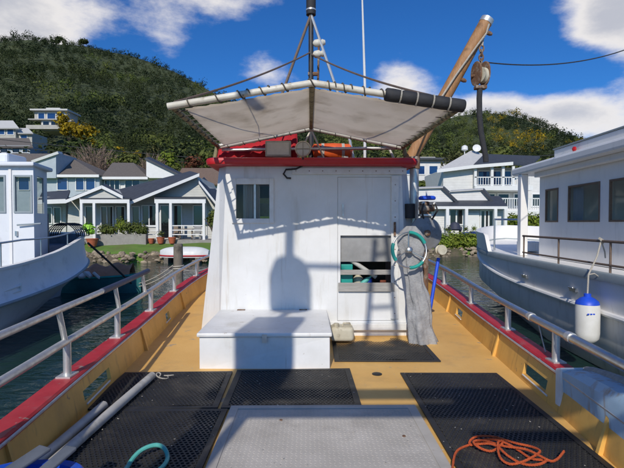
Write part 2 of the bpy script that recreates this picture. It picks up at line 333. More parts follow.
# ------------------------------------------------------------------ mesh helpers
class MB:
    """collects shapes; build() links them as ONE mesh object"""
    def __init__(s): s.v = []; s.f = []
    def add(s, vs, fs):
        o = len(s.v); s.v += [tuple(p) for p in vs]; s.f += [tuple(i + o for i in q) for q in fs]; return s
    def box(s, x0, x1, y0, y1, z0, z1):
        return s.add([(x0, y0, z0), (x1, y0, z0), (x1, y1, z0), (x0, y1, z0), (x0, y0, z1), (x1, y0, z1), (x1, y1, z1), (x0, y1, z1)],
                     [(0, 3, 2, 1), (4, 5, 6, 7), (0, 1, 5, 4), (1, 2, 6, 5), (2, 3, 7, 6), (3, 0, 4, 7)])
    def obox(s, c, size, rot):
        """box at c turned by Euler rot"""
        M = Matrix.Translation(c) @ __import__('mathutils').Euler(rot).to_matrix().to_4x4()
        a, b_, c_ = (q / 2 for q in size)
        vs = [M @ Vector(p) for p in ((-a, -b_, -c_), (a, -b_, -c_), (a, b_, -c_), (-a, b_, -c_), (-a, -b_, c_), (a, -b_, c_), (a, b_, c_), (-a, b_, c_))]
        return s.add(vs, [(0, 3, 2, 1), (4, 5, 6, 7), (0, 1, 5, 4), (1, 2, 6, 5), (2, 3, 7, 6), (3, 0, 4, 7)])
    def hexa(s, p):
        """eight corners: bottom ring then top ring"""
        return s.add(p, [(0, 3, 2, 1), (4, 5, 6, 7), (0, 1, 5, 4), (1, 2, 6, 5), (2, 3, 7, 6), (3, 0, 4, 7)])
    def prism(s, poly, vec):
        """extrude a polygon (list of points) by a vector"""
        n = len(poly); vec = Vector(vec); a = [Vector(p) for p in poly]; b_ = [p + vec for p in a]
        return s.add(a + b_, [tuple(range(n))[::-1], tuple(range(n, 2 * n))] + [(i, (i + 1) % n, n + (i + 1) % n, n + i) for i in range(n)])
    def tube(s, pts, r, n=8, closed=False):
        pts = [Vector(p) for p in pts]; k = len(pts)
        rs = r if isinstance(r, (list, tuple)) else [r] * k
        up = None; rings = []
        for i, p in enumerate(pts):
            a = pts[(i - 1) % k] if (closed or i > 0) else p
            c = pts[(i + 1) % k] if (closed or i < k - 1) else p
            t = (c - a)
            if t.length < 1e-9: t = Vector((0, 0, 1))
            t.normalize()
            if up is None:
                up = Vector((0, 0, 1)) if abs(t.z) < .9 else Vector((0, 1, 0))
            u = up - t * up.dot(t)
            if u.length < 1e-5: u = t.orthogonal()
            u.normalize(); w = t.cross(u); up = u
            rings.append([p + (u * math.cos(2 * math.pi * j / n) + w * math.sin(2 * math.pi * j / n)) * rs[i] for j in range(n)])
        vs = [q for rg in rings for q in rg]; fs = []
        for i in range(k if closed else k - 1):
            i2 = (i + 1) % k
            for j in range(n):
                fs.append((i * n + j, i * n + (j + 1) % n, i2 * n + (j + 1) % n, i2 * n + j))
        if not closed:
            fs.append(tuple(range(n))[::-1]); fs.append(tuple((k - 1) * n + j for j in range(n)))
        return s.add(vs, fs)
    def lathe(s, prof, base, axis=(0, 0, 1), n=20):
        """prof: (radius, height) pairs along the axis from base"""
        base = Vector(base); ax = Vector(axis).normalized(); u = ax.orthogonal().normalized(); w = ax.cross(u)
        vs = []; fs = []
        for r, h in prof:
            for j in range(n):
                a = 2 * math.pi * j / n
                vs.append(base + ax * h + (u * math.cos(a) + w * math.sin(a)) * r)
        for i in range(len(prof) - 1):
            for j in range(n):
                fs.append((i * n + j, i * n + (j + 1) % n, (i + 1) * n + (j + 1) % n, (i + 1) * n + j))
        fs.append(tuple(range(n))[::-1]); fs.append(tuple((len(prof) - 1) * n + j for j in range(n)))
        return s.add(vs, fs)
    def loft(s, rings, close=False, caps=False):
        n = len(rings[0]); vs = [p for r in rings for p in r]; fs = []
        for i in range(len(rings) - 1):
            for j in range(n if close else n - 1):
                fs.append((i * n + j, i * n + (j + 1) % n, (i + 1) * n + (j + 1) % n, (i + 1) * n + j))
        if caps:
            fs.append(tuple(range(n))[::-1]); fs.append(tuple((len(rings) - 1) * n + j for j in range(n)))
        return s.add(vs, fs)
    def build(s, name, material, parent=None, smooth=False, bevel=0.0, kind=None, label=None, cat=None, group=None, fix=True, segs=2):
        me = bpy.data.meshes.new(name)
        me.from_pydata(s.v, [], s.f)
        if fix:
            import bmesh
            bm = bmesh.new(); bm.from_mesh(me); bmesh.ops.recalc_face_normals(bm, faces=bm.faces); bm.to_mesh(me); bm.free()
        return link(name, me, material, parent, smooth, bevel, kind, label, cat, group, segs)

def link(name, me, material, parent=None, smooth=False, bevel=0.0, kind=None, label=None, cat=None, group=None, segs=2, loc=(0, 0, 0), local=False):
    if material and not me.materials: me.materials.append(MATS[material])
    o = bpy.data.objects.new(name, me); col.objects.link(o)
    if smooth:
        me.polygons.foreach_set('use_smooth', [True] * len(me.polygons))
        if smooth != 'full' and hasattr(me, 'set_sharp_from_angle'): me.set_sharp_from_angle(angle=R(40))
    if bevel:
        bv = o.modifiers.new('bevel', 'BEVEL'); bv.width = bevel; bv.segments = segs; bv.limit_method = 'ANGLE'; bv.angle_limit = R(35)
    o.location = loc
    if parent is not None:
        o.parent = parent
        if not local: o.location = Vector(loc) - WORLD(parent)
    tag(o, label, cat, group, kind)
    return o
def WORLD(o):
    t = Vector(o.location)
    while o.parent is not None: o = o.parent; t += Vector(o.location)
    return t
def tag(o, label=None, cat=None, group=None, kind=None):
    if label: o['label'] = label
    if cat: o['category'] = cat
    if group: o['group'] = group
    if kind: o['kind'] = kind
    return o
def thing(name, label, cat, loc=(0, 0, 0), group=None):
    o = bpy.data.objects.new(name, None); o.empty_display_size = .2; col.objects.link(o); o.location = loc
    return tag(o, label, cat, group)
def copy_tree(o, parent=None, loc=None):
    c = o.copy(); col.objects.link(c); c.parent = parent
    if loc is not None: c.location = loc
    for ch in o.children: copy_tree(ch, c)
    return c
def lerp(tab, x):
    if x <= tab[0][0]: return tab[0][1]
    for (a, b_), (c, d) in zip(tab, tab[1:]):
        if x <= c: return b_ + (d - b_) * (x - a) / (c - a)
    return tab[-1][1]
def smoothcurve(tab):
    xs = [a for a, _ in tab]; ys = [b_ for _, b_ in tab]
    def f(x):
        if x <= xs[0]: return ys[0]
        if x >= xs[-1]: return ys[-1]
        i = max(j for j in range(len(xs)) if xs[j] <= x); i = min(i, len(xs) - 2)
        def sl(j):
            if j == 0: return (ys[1] - ys[0]) / (xs[1] - xs[0])
            if j == len(xs) - 1: return (ys[-1] - ys[-2]) / (xs[-1] - xs[-2])
            return (ys[j + 1] - ys[j - 1]) / (xs[j + 1] - xs[j - 1])
        h = xs[i + 1] - xs[i]; t = (x - xs[i]) / h
        return ((2 * t**3 - 3 * t**2 + 1) * ys[i] + (t**3 - 2 * t**2 + t) * h * sl(i) + (-2 * t**3 + 3 * t**2) * ys[i + 1] + (t**3 - t**2) * h * sl(i + 1))
    return f
def arange(a, b_, st):
    n = max(1, int(round((b_ - a) / st))); return [a + (b_ - a) * i / n for i in range(n + 1)]
def sag(a, b_, drop, n=16):
    a, b_ = Vector(a), Vector(b_)
    return [a.lerp(b_, i / n) - Vector((0, 0, drop * 4 * (i / n) * (1 - i / n))) for i in range(n + 1)]

def strands(path, r, pitch=.05, n=3):
    """laid rope: strands twisted round a path"""
    path = [Vector(p) for p in path]; mb = MB(); L_ = [0]
    for a, b_ in zip(path, path[1:]): L_.append(L_[-1] + (b_ - a).length)
    for k in range(n):
        pts = []
        for i, p in enumerate(path):
            t = (path[min(i + 1, len(path) - 1)] - path[max(i - 1, 0)]).normalized(); u = t.cross(Vector((0, 0, 1)))
            u = u.normalized() if u.length > 1e-4 else Vector((1, 0, 0)); w = t.cross(u); a = 2 * math.pi * (L_[i] / pitch + k / n)
            pts.append(p + (u * math.cos(a) + w * math.sin(a)) * r * .52)
        mb.tube(pts, r * .56, 5)
    return mb
# ================================================================== SETTING
# ------------------------------------------------------------------ sea
MB().add([(-1200, -1200, 0), (1200, -1200, 0), (1200, 1200, 0), (-1200, 1200, 0)], [(0, 1, 2, 3)]).build('sea', 'sea', kind='structure')

# ------------------------------------------------------------------ land: foreshore, lawn, slope and hill in one sheet
RY = 420.0
ridge_px = [(-700, 90), (-400, 60), (-200, 50), (0, 46), (30, 48), (60, 47), (90, 49), (105, 53), (130, 57), (160, 67), (190, 80), (215, 95), (240, 106), (270, 118),
            (310, 126), (360, 130), (400, 130), (430, 124), (455, 117), (472, 113), (495, 115), (513, 113), (530, 123), (550, 135), (570, 149), (600, 162), (640, 168), (720, 165), (900, 150), (1300, 130)]
ridge = smoothcurve([((px - 307) / F * RY, CAMZ + (223 - py) / F * RY) for px, py in ridge_px])
def shoreY(x): return 27.4 + 4.6 / (1 + math.exp(min(50, -(x - 4) * .9))) + .35 * math.sin(x * 1.3) + .2 * math.sin(x * 3.1)
def land(x, y):
    s = y - shoreY(x)
    if s < -1.3: return -1.2
    if s < .3:
        t = (s + 1.3) / 1.6; return -1.2 + 1.7 * t * t * (3 - 2 * t)
    z = .5 + min(s - .3, 3.4) * .205
    if y > 36: z += min(y - 36, 34) * .115
    if y > 70:
        k = max(0, min(1.6, (y - 70) / (RY - 70)))
        zr = ridge(x) - 5.2
        if k <= 1: z += zr * k ** (1.15 + .62 * max(0, min(1, (x - 40) / 100)))
        else: z += zr * (1 - (k - 1) * 1.2)
        a = min(1, k * 4) * max(0.0, min(1, (1 - k) * 6)) if k < 1 else 0
        z += a * min(1, zr / 150) * (13 * noise.noise(Vector((x * .013 + y * .004, y * .005, 1.3))) + 7 * noise.noise(Vector((x * .035 - y * .008, y * .012, 7.3))))
    return z
ys = arange(25, 40, .5) + arange(42, 70, 2)[0:] + arange(75, 450, 7.5) + arange(460, 640, 20)
xs = arange(-900, -60, 20) + arange(-56, 56, 1.4) + arange(60, 900, 20)
mb = MB()
for y in ys:
    for x in xs: mb.v.append((x, y, land(x, y)))
nx = len(xs)
for j in range(len(ys) - 1):
    for i in range(nx - 1): mb.f.append((j * nx + i, j * nx + i + 1, (j + 1) * nx + i + 1, (j + 1) * nx + i))
land_o = mb.build('land', 'grass', smooth='full', kind='structure', fix=False)
land_o.data.materials.append(MATS['hill_ground']); land_o.data.materials.append(MATS['bank_soil'])
for p in land_o.data.polygons:
    if p.center.y > 60: p.material_index = 1
    elif p.center.y - shoreY(p.center.x) < .25: p.material_index = 2

# rocks of the foreshore, too small to pick out singly
ICO_V = []; ICO_F = []
def ico():
    t = (1 + 5 ** .5) / 2
    v = [(-1, t, 0), (1, t, 0), (-1, -t, 0), (1, -t, 0), (0, -1, t), (0, 1, t), (0, -1, -t), (0, 1, -t), (t, 0, -1), (t, 0, 1), (-t, 0, -1), (-t, 0, 1)]
    f = [(0, 11, 5), (0, 5, 1), (0, 1, 7), (0, 7, 10), (0, 10, 11), (1, 5, 9), (5, 11, 4), (11, 10, 2), (10, 7, 6), (7, 1, 8), (3, 9, 4), (3, 4, 2), (3, 2, 6), (3, 6, 8), (3, 8, 9), (4, 9, 5), (2, 4, 11), (6, 2, 10), (8, 6, 7), (9, 8, 1)]
    return [Vector(p).normalized() for p in v], f
ICO_V, ICO_F = ico()
mb = MB()
x = -40.0
while x < 40:
    for row in range(8):
        s = rnd.uniform(.07, .23) * (1.25 if row < 3 else .95)
        y = shoreY(x) - .80 + row * .145 + rnd.uniform(-.15, .15); xx = x + rnd.uniform(-.25, .25)
        z = land(xx, y) + s * .25
        sc = (s * rnd.uniform(.8, 1.5), s * rnd.uniform(.7, 1.1), s * rnd.uniform(.5, .85)); a = rnd.uniform(0, 6)
        ca, sa = math.cos(a), math.sin(a); vs = []
        for p in ICO_V:
            q = p * rnd.uniform(.8, 1.15); qx, qy, qz = q.x * sc[0], q.y * sc[1], q.z * sc[2]
            vs.append((xx + qx * ca - qy * sa, y + qx * sa + qy * ca, z + qz))
        mb.add(vs, ICO_F)
    x += .22
mb.build('rock_bank', 'rock', fix=False, kind='stuff', label='tumbled brown rocks lining the foreshore below the lawn')

# ------------------------------------------------------------------ foliage
rng = np.random.default_rng(11)
def leaf_mesh(name, centers, radii, counts, size, material, squash=.8, shell=.45):
    """leaf-sized quads spread through the crowns; one mesh"""
    C = np.repeat(np.asarray(centers, float), counts, axis=0); Rr = np.repeat(np.asarray(radii, float), counts)
    S = np.repeat(np.asarray(size, float), counts) if np.ndim(size) else np.full(len(C), size)
    n = len(C)
    d = rng.normal(size=(n, 3)); d /= np.linalg.norm(d, axis=1)[:, None]
    rad = (shell + (1 - shell) * rng.random(n)) * (1 + .25 * rng.normal(size=n).clip(-1.5, 1.5) * .6)
    p = C + d * (rad * Rr)[:, None] * np.array([1, 1, squash])
    nn = d + rng.normal(size=(n, 3)) * .28; nn[:, 2] += .25; nn /= np.linalg.norm(nn, axis=1)[:, None]
    t = np.cross(nn, rng.normal(size=(n, 3))); t /= np.linalg.norm(t, axis=1)[:, None]
    b_ = np.cross(nn, t)
    s1 = S * (.6 + .8 * rng.random(n)) / 2; s2 = s1 * (.55 + .5 * rng.random(n))
    t *= s1[:, None]; b_ *= s2[:, None]
    V = np.stack([p - t - b_ * .4, p - t * .1 - b_, p + t, p + t * .1 + b_], axis=1).reshape(-1, 3)
    me = bpy.data.meshes.new(name)
    me.vertices.add(len(V)); me.vertices.foreach_set('co', V.ravel())
    me.loops.add(n * 4); me.loops.foreach_set('vertex_index', np.arange(n * 4))
    me.polygons.add(n); me.polygons.foreach_set('loop_start', np.arange(n) * 4); me.polygons.foreach_set('loop_total', np.full(n, 4))
    me.update(); me.validate()
    me.materials.append(MATS[material])
    return me

# clearings round the hillside houses: (x centre, y, radius)
clear_spots = [(X(55, 160), 160, 11), (X(8, 118), 118, 11), (X(430, 75), 75, 9)]
far = {'d': [], 'm': [], 'y': []}; near_ = {'m': [], 'o': [], 'd': []}
y = 74.0
while y < 432:
    step = 3.1 + y * .0055
    half = y * .78 + 20
    x = -half
    while x < half:
        xx = x + rnd.uniform(-.5, .5) * step; yy = y + rnd.uniform(-.5, .5) * step
        x += step * rnd.uniform(.85, 1.2)
        if any((xx - cx) ** 2 + (yy - cy) ** 2 < r * r for cx, cy, r in clear_spots): continue
        px = 307 + xx / yy * F
        if 250 < px < 290 and yy < 250: continue              # wholly behind the wheelhouse
        # the slopes of the houses stay in sight from below
        if any(abs(xx / yy - cx / cy) * cy < r * .75 and cy - 13 < yy < cy for cx, cy, r in clear_spots) and rnd.random() < .85: continue
        r = rnd.uniform(1.3, 3.0) * (1.7 if rnd.random() < .14 else 1)
        z = land(xx, yy)
        n1 = noise.noise(Vector((xx * .018, yy * .018, 4.0))); n2 = noise.noise(Vector((xx * .05, yy * .05, 9.0)))
        if yy < 150:
            k = 'o' if n2 > .25 else ('d' if n1 < -.18 else 'm')
            near_[k].append((xx, yy, z + r * 1.1, r))
        else:
            k = 'd'
            if 395 < px and n1 > -.05 and 200 < yy < 430 and px > 430 and n2 > -.1: k = 'y' if (px > 488 and n1 + n2 > -.02 and rnd.random() < .7) else 'm'
            elif n1 + .45 * n2 > .42 - max(0, (230 - yy) / 130) * .45: k = 'm'
            far[k].append((xx, yy, z + r * .9, r))
    y += step * .92
def mass(name, items, count, size, material, label):
    if not items: return
    a = np.array(items)
    me = leaf_mesh(name, a[:, :3], a[:, 3], count, size * (a[:, 3] / 2.3), material, .95)
    link(name, me, None, kind='stuff', label=label)
mass('hill_forest', far['d'], 84, .56, 'leaf_dark', 'dark green native forest covering the hill')
mass('hill_scrub', far['m'], 84, .56, 'leaf_mid', 'lighter green bush on the lower hillside')
mass('gorse', far['y'], 60, .6, 'leaf_yellow', 'yellow flowering gorse on the right hill')
mass('slope_trees', near_['m'], 230, .42, 'leaf_mid', 'green trees growing densely on the slope above the houses')
mass('slope_scrub', near_['o'], 230, .42, 'leaf_olive', 'olive brown scrub on the slope above the houses')
mass('slope_bush', near_['d'], 230, .42, 'leaf_dark', 'dark bush on the slope above the houses')

def limbs(root, base, h, spread, mat_='bark', r0=.18, n=7, up=.55):
    mb = MB(); base = Vector(base)
    top = base + Vector((rnd.uniform(-.1, .1) * h, 0, h * .62))
    mb.tube([base, base.lerp(top, .5) + Vector((rnd.uniform(-.05, .05) * h, 0, 0)), top], [r0, r0 * .75, r0 * .45], 7)
    for i in range(n):
        a = 2 * math.pi * i / n + rnd.uniform(-.3, .3); t = rnd.uniform(.35, 1)
        s = base.lerp(top, t); e = s + Vector((math.cos(a) * spread * .8, math.sin(a) * spread * .8, h * up * rnd.uniform(.4, .8)))
        mb.tube([s, s.lerp(e, .5) + Vector((0, 0, h * .05)), e], [r0 * .4, r0 * .25, r0 * .08], 5)
    return mb.build('trunk', mat_, root, fix=False)
def tree(name, label, x, y, h, rad, leaf, count=700, size=.35, squash=.85, cat='tree', group=None, z=None):
    z = land(x, y) if z is None else z
    root = thing(name, label, cat, (x, y, z), group)
    limbs(root, (x, y, z), h, rad)
    k = 9; cs = []; rs = []
    for i in range(k):
        a = rnd.uniform(0, 6.28); rr = rnd.uniform(0, .6) * rad
        cs.append((x + math.cos(a) * rr, y + math.sin(a) * rr, z + h * rnd.uniform(.55, .9))); rs.append(rad * rnd.uniform(.35, .6))
    link('crown', leaf_mesh('crown', cs, rs, count // k, size, leaf, squash, .3), None, root)
    return root
def bare_tree(name, label, x, y, h, rad, n=420):
    z = land(x, y); root = thing(name, label, 'tree', (x, y, z))
    limbs(root, (x, y, z), h * .8, rad * .8, 'bark', .2, 9)
    mb = MB()
    for i in range(n):                                     # fine twigs
        a = rnd.uniform(0, 6.28); e = math.asin(rnd.uniform(-.1, 1)); rr = rad * rnd.uniform(.25, 1)
        p = Vector((x + math.cos(a) * math.cos(e) * rr, y + math.sin(a) * math.cos(e) * rr, z + h * .42 + math.sin(e) * rr * (h * .58 / rad)))
        d = Vector((math.cos(a) * .7 + rnd.uniform(-.4, .4), math.sin(a) * .7 + rnd.uniform(-.4, .4), 1 + rnd.uniform(-.2, .4))).normalized() * rnd.uniform(.5, 1.0)
        mb.tube([p, p + d * .5 + Vector((rnd.uniform(-.12, .12), 0, 0)), p + d], [.03, .024, .010], 3)
    mb.build('crown', 'twig', root, fix=False)
    return root

bare_tree('bare_tree', 'leafless pinkish brown tree behind the tiled roof of the blue house', X(95, 60), 60, 8.3, 3.6, 2600)
bare_tree('bare_tree', 'small leafless tree beside the white slanted gable', X(152, 62), 62, 7.2, 2.4, 1300)
tree('red_tree', 'reddish brown tree left of the canopy, above the dark roofs', X(192, 58), 58, 7.0, 2.9, 'leaf_red', 900, .4)
tree('yellow_tree', 'tall yellow flowering tree beside the big hillside house', X(68, 150), 150, 15, 4.6, 'leaf_yellow', 900, .9)
tree('yellow_tree', 'broad yellow flowering tree right of the big hillside house', X(86, 148), 148, 13, 5.2, 'leaf_yellow', 1000, .9)
tree('yellow_tree', 'small yellow tree lower down on the open slope', X(140, 132), 132, 6, 2.2, 'leaf_yellow', 500, .6)
tree('yellow_tree', 'yellow tree behind the white house at the left edge', X(8, 128), 128, 12, 5.0, 'leaf_yellow', 700, .8)
tree('dark_tree', 'dark round tree between the two hillside houses', X(42, 132), 132, 9, 4.2, 'leaf_dark', 1100, .7)
tree('green_tree', 'green tree under the terrace of the hillside house', X(75, 112), 112, 8, 4.2, 'leaf_mid', 1100, .6)
tree('olive_tree', 'olive brown tree on the slope left of the canopy', X(158, 100), 100, 9, 3.8, 'leaf_olive', 1200, .55)
tree('green_tree', 'bushy green tree above the bare trees on the slope', X(112, 90), 90, 7.5, 3.6, 'leaf_mid', 1200, .5)
tree('ridge_pine', 'dark pine standing on the hill crest, left one', X(61, 415), 416, 6.5, 4.2, 'leaf_dark', 700, 1.4)
tree('ridge_pine', 'dark pine standing on the hill crest, right one', X(84, 415), 416, 6.5, 5.2, 'leaf_dark', 900, 1.4)

tree('green_tree', 'bright green tree on the slope right of the yellow trees', X(104, 122), 122, 8, 3.6, 'leaf_bright', 1100, .5)
tree('green_tree', 'bright green tree lower down the slope, above the slanted gable', X(135, 105), 105, 7, 3.4, 'leaf_bright', 1100, .5)
tree('yellow_tree', 'yellow tree tucked below the terrace of the hillside house', X(98, 136), 136, 8, 3.0, 'leaf_yellow', 700, .6)
tree('yellow_tree', 'small yellow bush high on the slope left of the canopy', X(122, 140), 140, 6, 2.6, 'leaf_yellow', 600, .6)
tree('green_tree', 'green tree in front of the white house at the left edge', X(24, 104), 104, 7, 3.4, 'leaf_mid', 1100, .5)
tree('green_tree', 'light green tree behind the blue house, near its dormer', X(42, 70), 70, 7.5, 3.0, 'leaf_bright', 1200, .4)
tree('dark_tree', 'dark rounded tree between the tiled roofs and the brown roof', X(176, 60), 60, 6.2, 2.4, 'leaf_mid', 1200, .35)
tree('green_tree', 'green tree rising behind the balcony house', X(505, 70), 70, 9.5, 3.6, 'leaf_mid', 1300, .45)
tree('olive_tree', 'olive tree left of the balcony house roof', X(452, 66), 66, 8.0, 2.6, 'leaf_olive', 1000, .4)
tree('green_tree', 'green tree just behind the tiled roof next to the bare tree', X(126, 58), 58, 7.4, 2.3, 'leaf_mid', 1200, .34)
tree('green_tree', 'light green tree above the right end of the tiled roofs', X(166, 66), 66, 8.2, 2.5, 'leaf_bright', 1200, .36)
tree('dark_tree', 'dark green tree beside the canopy corner, behind the brown roof', X(212, 64), 64, 8.4, 2.8, 'leaf_mid', 1200, .38)
tree('green_tree', 'small green tree at the right end of the bungalow', X(214, 30.2), 30.2, 2.2, .8, 'leaf_mid', 700, .16)
# ------------------------------------------------------------------ houses
def win(root, x0, x1, z0, z1, y, glass='glass_dark', bar=.07, mull=0, name='window', frame='house_trim', depth=.1):
    """a window in a wall that faces the water: frame and pane"""
    f = MB(); a, b_ = y - depth, y + .02
    f.box(x0 - bar, x0, a, b_, z0 - bar, z1 + bar).box(x1, x1 + bar, a, b_, z0 - bar, z1 + bar)
    f.box(x0, x1, a, b_, z1, z1 + bar).box(x0, x1, a, b_, z0 - bar, z0)
    for i in range(mull):
        xm = x0 + (x1 - x0) * (i + 1) / (mull + 1); f.box(xm - bar / 2, xm + bar / 2, a + .01, b_, z0, z1)
    w = f.build(name, frame, root)
    MB().box(x0, x1, y - .035, y - .015, z0, z1).build('pane', glass, w)
    return w
def slab(mb, pts, t=.16):
    """a roof plane with thickness"""
    a = [Vector(p) for p in pts]; n = (a[1] - a[0]).cross(a[2] - a[0]).normalized()
    if n.z < 0: n = -n
    return mb.prism(a, -n * t)
def pt(px, py, Y): return P(px, py, Y)

# low bungalow across the water
GZ = 1.22
h = thing('bungalow', 'low pale weatherboard house with dark slate roofs and a verandah behind the lawn', 'house', (X(140, 33), 33, GZ))
W0 = 33.2
mb = MB()
mb.prism([(X(66, W0), W0, .6), (X(131, W0), W0, .6), (X(131, W0), W0, Z(199, W0)), (X(121, W0), W0, Z(196, W0)), (X(102, W0), W0, Z(187, W0)), (X(69, W0), W0, Z(199, W0))], (0, 6, 0))
mb.build('wall', 'weatherboard_grey', h)
mb = MB(); W1 = 33.0
mb.prism([(X(131.3, W1), W1, .6), (X(219, W1), W1, .6), (X(217, W1), W1, Z(204, W1)), (X(200, W1), W1, Z(183, W1)), (X(197, W1), W1, Z(176.5, W1)), (X(133, W1), W1, Z(201, W1))], (0, 6, 0))
mb.build('gable_wall', 'weatherboard_grey', h)
MB().box(X(30, 34.5), X(66, 34.5), 34.5, 39, .6, Z(197, 34.5)).build('side_wall', 'weatherboard_grey', h)
mb = MB(); slab(mb, [pt(131, 201, 31.3), pt(199, 173.5, 32.6), pt(190, 171, 40), pt(112, 191, 37)]); mb.build('main_roof', 'slate_roof', h)
mb = MB(); slab(mb, [pt(199.3, 181, 32.6), pt(218, 205, 31.6), pt(226, 200, 38), pt(204, 177, 39)]); mb.build('side_roof', 'slate_roof', h)
mb = MB(); slab(mb, [pt(67, 199.5, 30.8), pt(102.0, 185.5, 30.8), pt(106, 184, 39), pt(76, 195, 39)]); mb.build('porch_roof', 'slate_roof', h)
mb = MB(); slab(mb, [pt(102.3, 185.3, 30.85), pt(122.5, 195.3, 30.85), pt(121, 193, 39), pt(106.3, 184, 39)]); mb.build('porch_roof', 'slate_roof', h)
mb = MB(); slab(mb, [pt(38, 200, 33), pt(67, 198.5, 32), pt(70, 190, 40), pt(42, 192, 40)]); mb.build('lean_to_roof', 'slate_roof', h)
mb = MB(); mb.prism([pt(78, 198.5, 30.95), pt(122.5, 198.5, 30.95), pt(119.5, 196, 30.95), pt(102, 187, 30.95), pt(80, 196, 30.95)], (0, .12, 0)); mb.build('porch_gable', 'weatherboard_grey', h)
def barge(a, b_, w=.22, t=.06, name='barge_board'):
    a, b_ = Vector(a), Vector(b_)
    MB().hexa([a + Vector((0, -t, -w)), b_ + Vector((0, -t, -w)), b_ + Vector((0, 0, -w)), a + Vector((0, 0, -w)), a + Vector((0, -t, 0)), b_ + Vector((0, -t, 0)), b_, a]).build(name, 'house_trim', h)
barge(pt(130.5, 201.3, 31.24), pt(199.5, 173.3, 32.54)); barge(pt(199, 180.5, 32.5), pt(218.5, 205, 31.5))
barge(pt(66, 200, 30.75), pt(101.9, 185.3, 30.75)); barge(pt(102.1, 185.3, 30.75), pt(123, 195.8, 30.75)); barge(pt(38, 200, 32.9), pt(66, 199, 31.9), .3)
for a, b_, y0 in ((80.5, 130, 198.4), (155, 206, 198.2)):
    MB().box(X(a, 30.8), X(b_, 30.8), 30.72, 30.86, Z(203.3, 30.8), Z(y0, 30.8)).build('fascia', 'house_trim', h)
    mb = MB(); slab(mb, [pt(a - .5, y0 - .3, 30.7), pt(b_ + .5, y0 - .3, 30.7), pt(b_, y0 - 1.5, 33.1), pt(a, y0 - 1.5, 33.1)], .08); mb.build('verandah_roof', 'slate_roof', h)
for px in (82, 94.6, 129, 157.5, 171, 204):
    x = X(px, 30.8); MB().box(x - .085, x + .085, 30.71, 30.88, GZ, Z(203.3, 30.8)).build('post', 'house_trim', h)
for a, b_, t, u, gl, mu in ((86.5, 93, 207, 226, 'glass_dark', 0), (102, 113, 207, 238, 'glass_dark', 1), (117, 125, 207, 226, 'glass_dark', 0)):
    win(h, X(a, W0), X(b_, W0), Z(u, W0), Z(t, W0), W0, gl, mull=mu)
for a, b_, t, u, gl, mu in ((133, 139.5, 207, 226, 'glass_dark', 0), (143, 156, 206, 226, 'glass_dark', 1), (161.5, 169, 206, 238, 'glass_dark', 0), (174, 181.5, 206, 238, 'glass_dark', 0), (194, 203, 206, 225, 'glass_dark', 0)):
    win(h, X(a, W1), X(b_, W1), Z(u, W1), Z(t, W1), W1, gl, mull=mu)
for a, b_, t, u in ((47, 52, 208, 223), (55, 61, 208, 223)):
    win(h, X(a, 34.5), X(b_, 34.5), Z(u, 34.5), Z(t, 34.5), 34.5)
MB().box(X(60, 30.5), X(222, 30.5), 30.2, 33.2, .8, GZ).build('terrace', 'paving', h)
mb = MB()                                                  # low white balustrade rails
for a, b_ in ((130, 156), (172, 203)):
    for zz in (.32, .62, .92): mb.box(X(a, 30.8), X(b_, 30.8), 30.76, 30.82, GZ + zz, GZ + zz + .06)
mb.build('railing', 'house_trim', h)

for px in (131.8, 206.5): MB().tube([(X(px, 32.9), 32.93, GZ), (X(px, 32.9), 32.93, Z(203, 32.9))], .04, 6).build('downpipe', 'house_trim', h)
MB().box(X(143, 34), X(151, 34), 34.6, 35.2, Z(190, 34.9), Z(187.5, 34.9)).build('skylight', 'glass_dark', h)
# planter boxes and shrubs on the terrace
def leafbush(name, label, cs, rs, cnt, size, leaf, cat='shrub', group=None, squash=.8):
    root = thing(name, label, cat, (cs[0][0], cs[0][1], min(c[2] for c in cs) - rs[0] * .6), group)
    link('foliage', leaf_mesh('foliage', cs, rs, cnt, size, leaf, squash, .25), None, root)
    mb = MB()
    for c, r in zip(cs, rs):
        for i in range(3):
            b0 = Vector((c[0] + rnd.uniform(-.1, .1), c[1], c[2] - r * .8)); mb.tube([b0, b0 + Vector((rnd.uniform(-.4, .4) * r, rnd.uniform(-.3, .3) * r, r * 1.1))], [.025, .01], 4)
    mb.build('stem', 'bark', root, fix=False)
    return root
pl = MB().box(X(98, 30), X(147, 30), 29.75, 30.15, .7, Z(234, 30)).build('planter_wall', 'paving', label='low grey planter wall in front of the verandah', cat='planter')
leafbush('shrub', 'dark green rounded shrub at the left of the planter', [(X(105, 30), 29.98, Z(229, 30)), (X(112, 30), 29.98, Z(229.5, 30))], [.5, .48], 520, .11, 'leaf_mid')
leafbush('shrub', 'bright yellowish upright shrub in the middle of the planter', [(X(121, 30), 29.98, Z(226, 30))], [.46], 520, .12, 'leaf_bright', squash=1.3)
leafbush('shrub', 'broad bright green shrub at the right of the planter', [(X(129, 30), 29.95, Z(227.5, 30)), (X(138, 30), 29.95, Z(228, 30)), (X(143, 30), 29.95, Z(230, 30))], [.58, .58, .44], 560, .12, 'leaf_mid')
def pot(name, label, px, Y, z, r, hh, m_, plant=None, group=None):
    x = X(px, Y); root = thing(name, label, 'pot', (x, Y, z), group)
    MB().lathe([(r * .62, 0), (r * .8, hh * .4), (r * .98, hh * .9), (r * 1.06, hh * .9), (r * 1.06, hh), (r * .9, hh), (r * .85, hh * .85)], (x, Y, z), n=14).build('vessel', m_, root, smooth=True)
    if plant: link('foliage', leaf_mesh('foliage', [(x, Y, z + hh + r * .8)], [r * 1.1], 120, .1, plant, 1.0, .1), None, root)
pot('flower_pot', 'small terracotta pot right of the planter wall', 151, 30.0, 1.0, .2, .34, 'terracotta')
pot('flower_pot', 'terracotta pot with low greenery, middle of three on the terrace', 160.5, 30.0, 1.0, .26, .42, 'terracotta', 'leaf_mid')
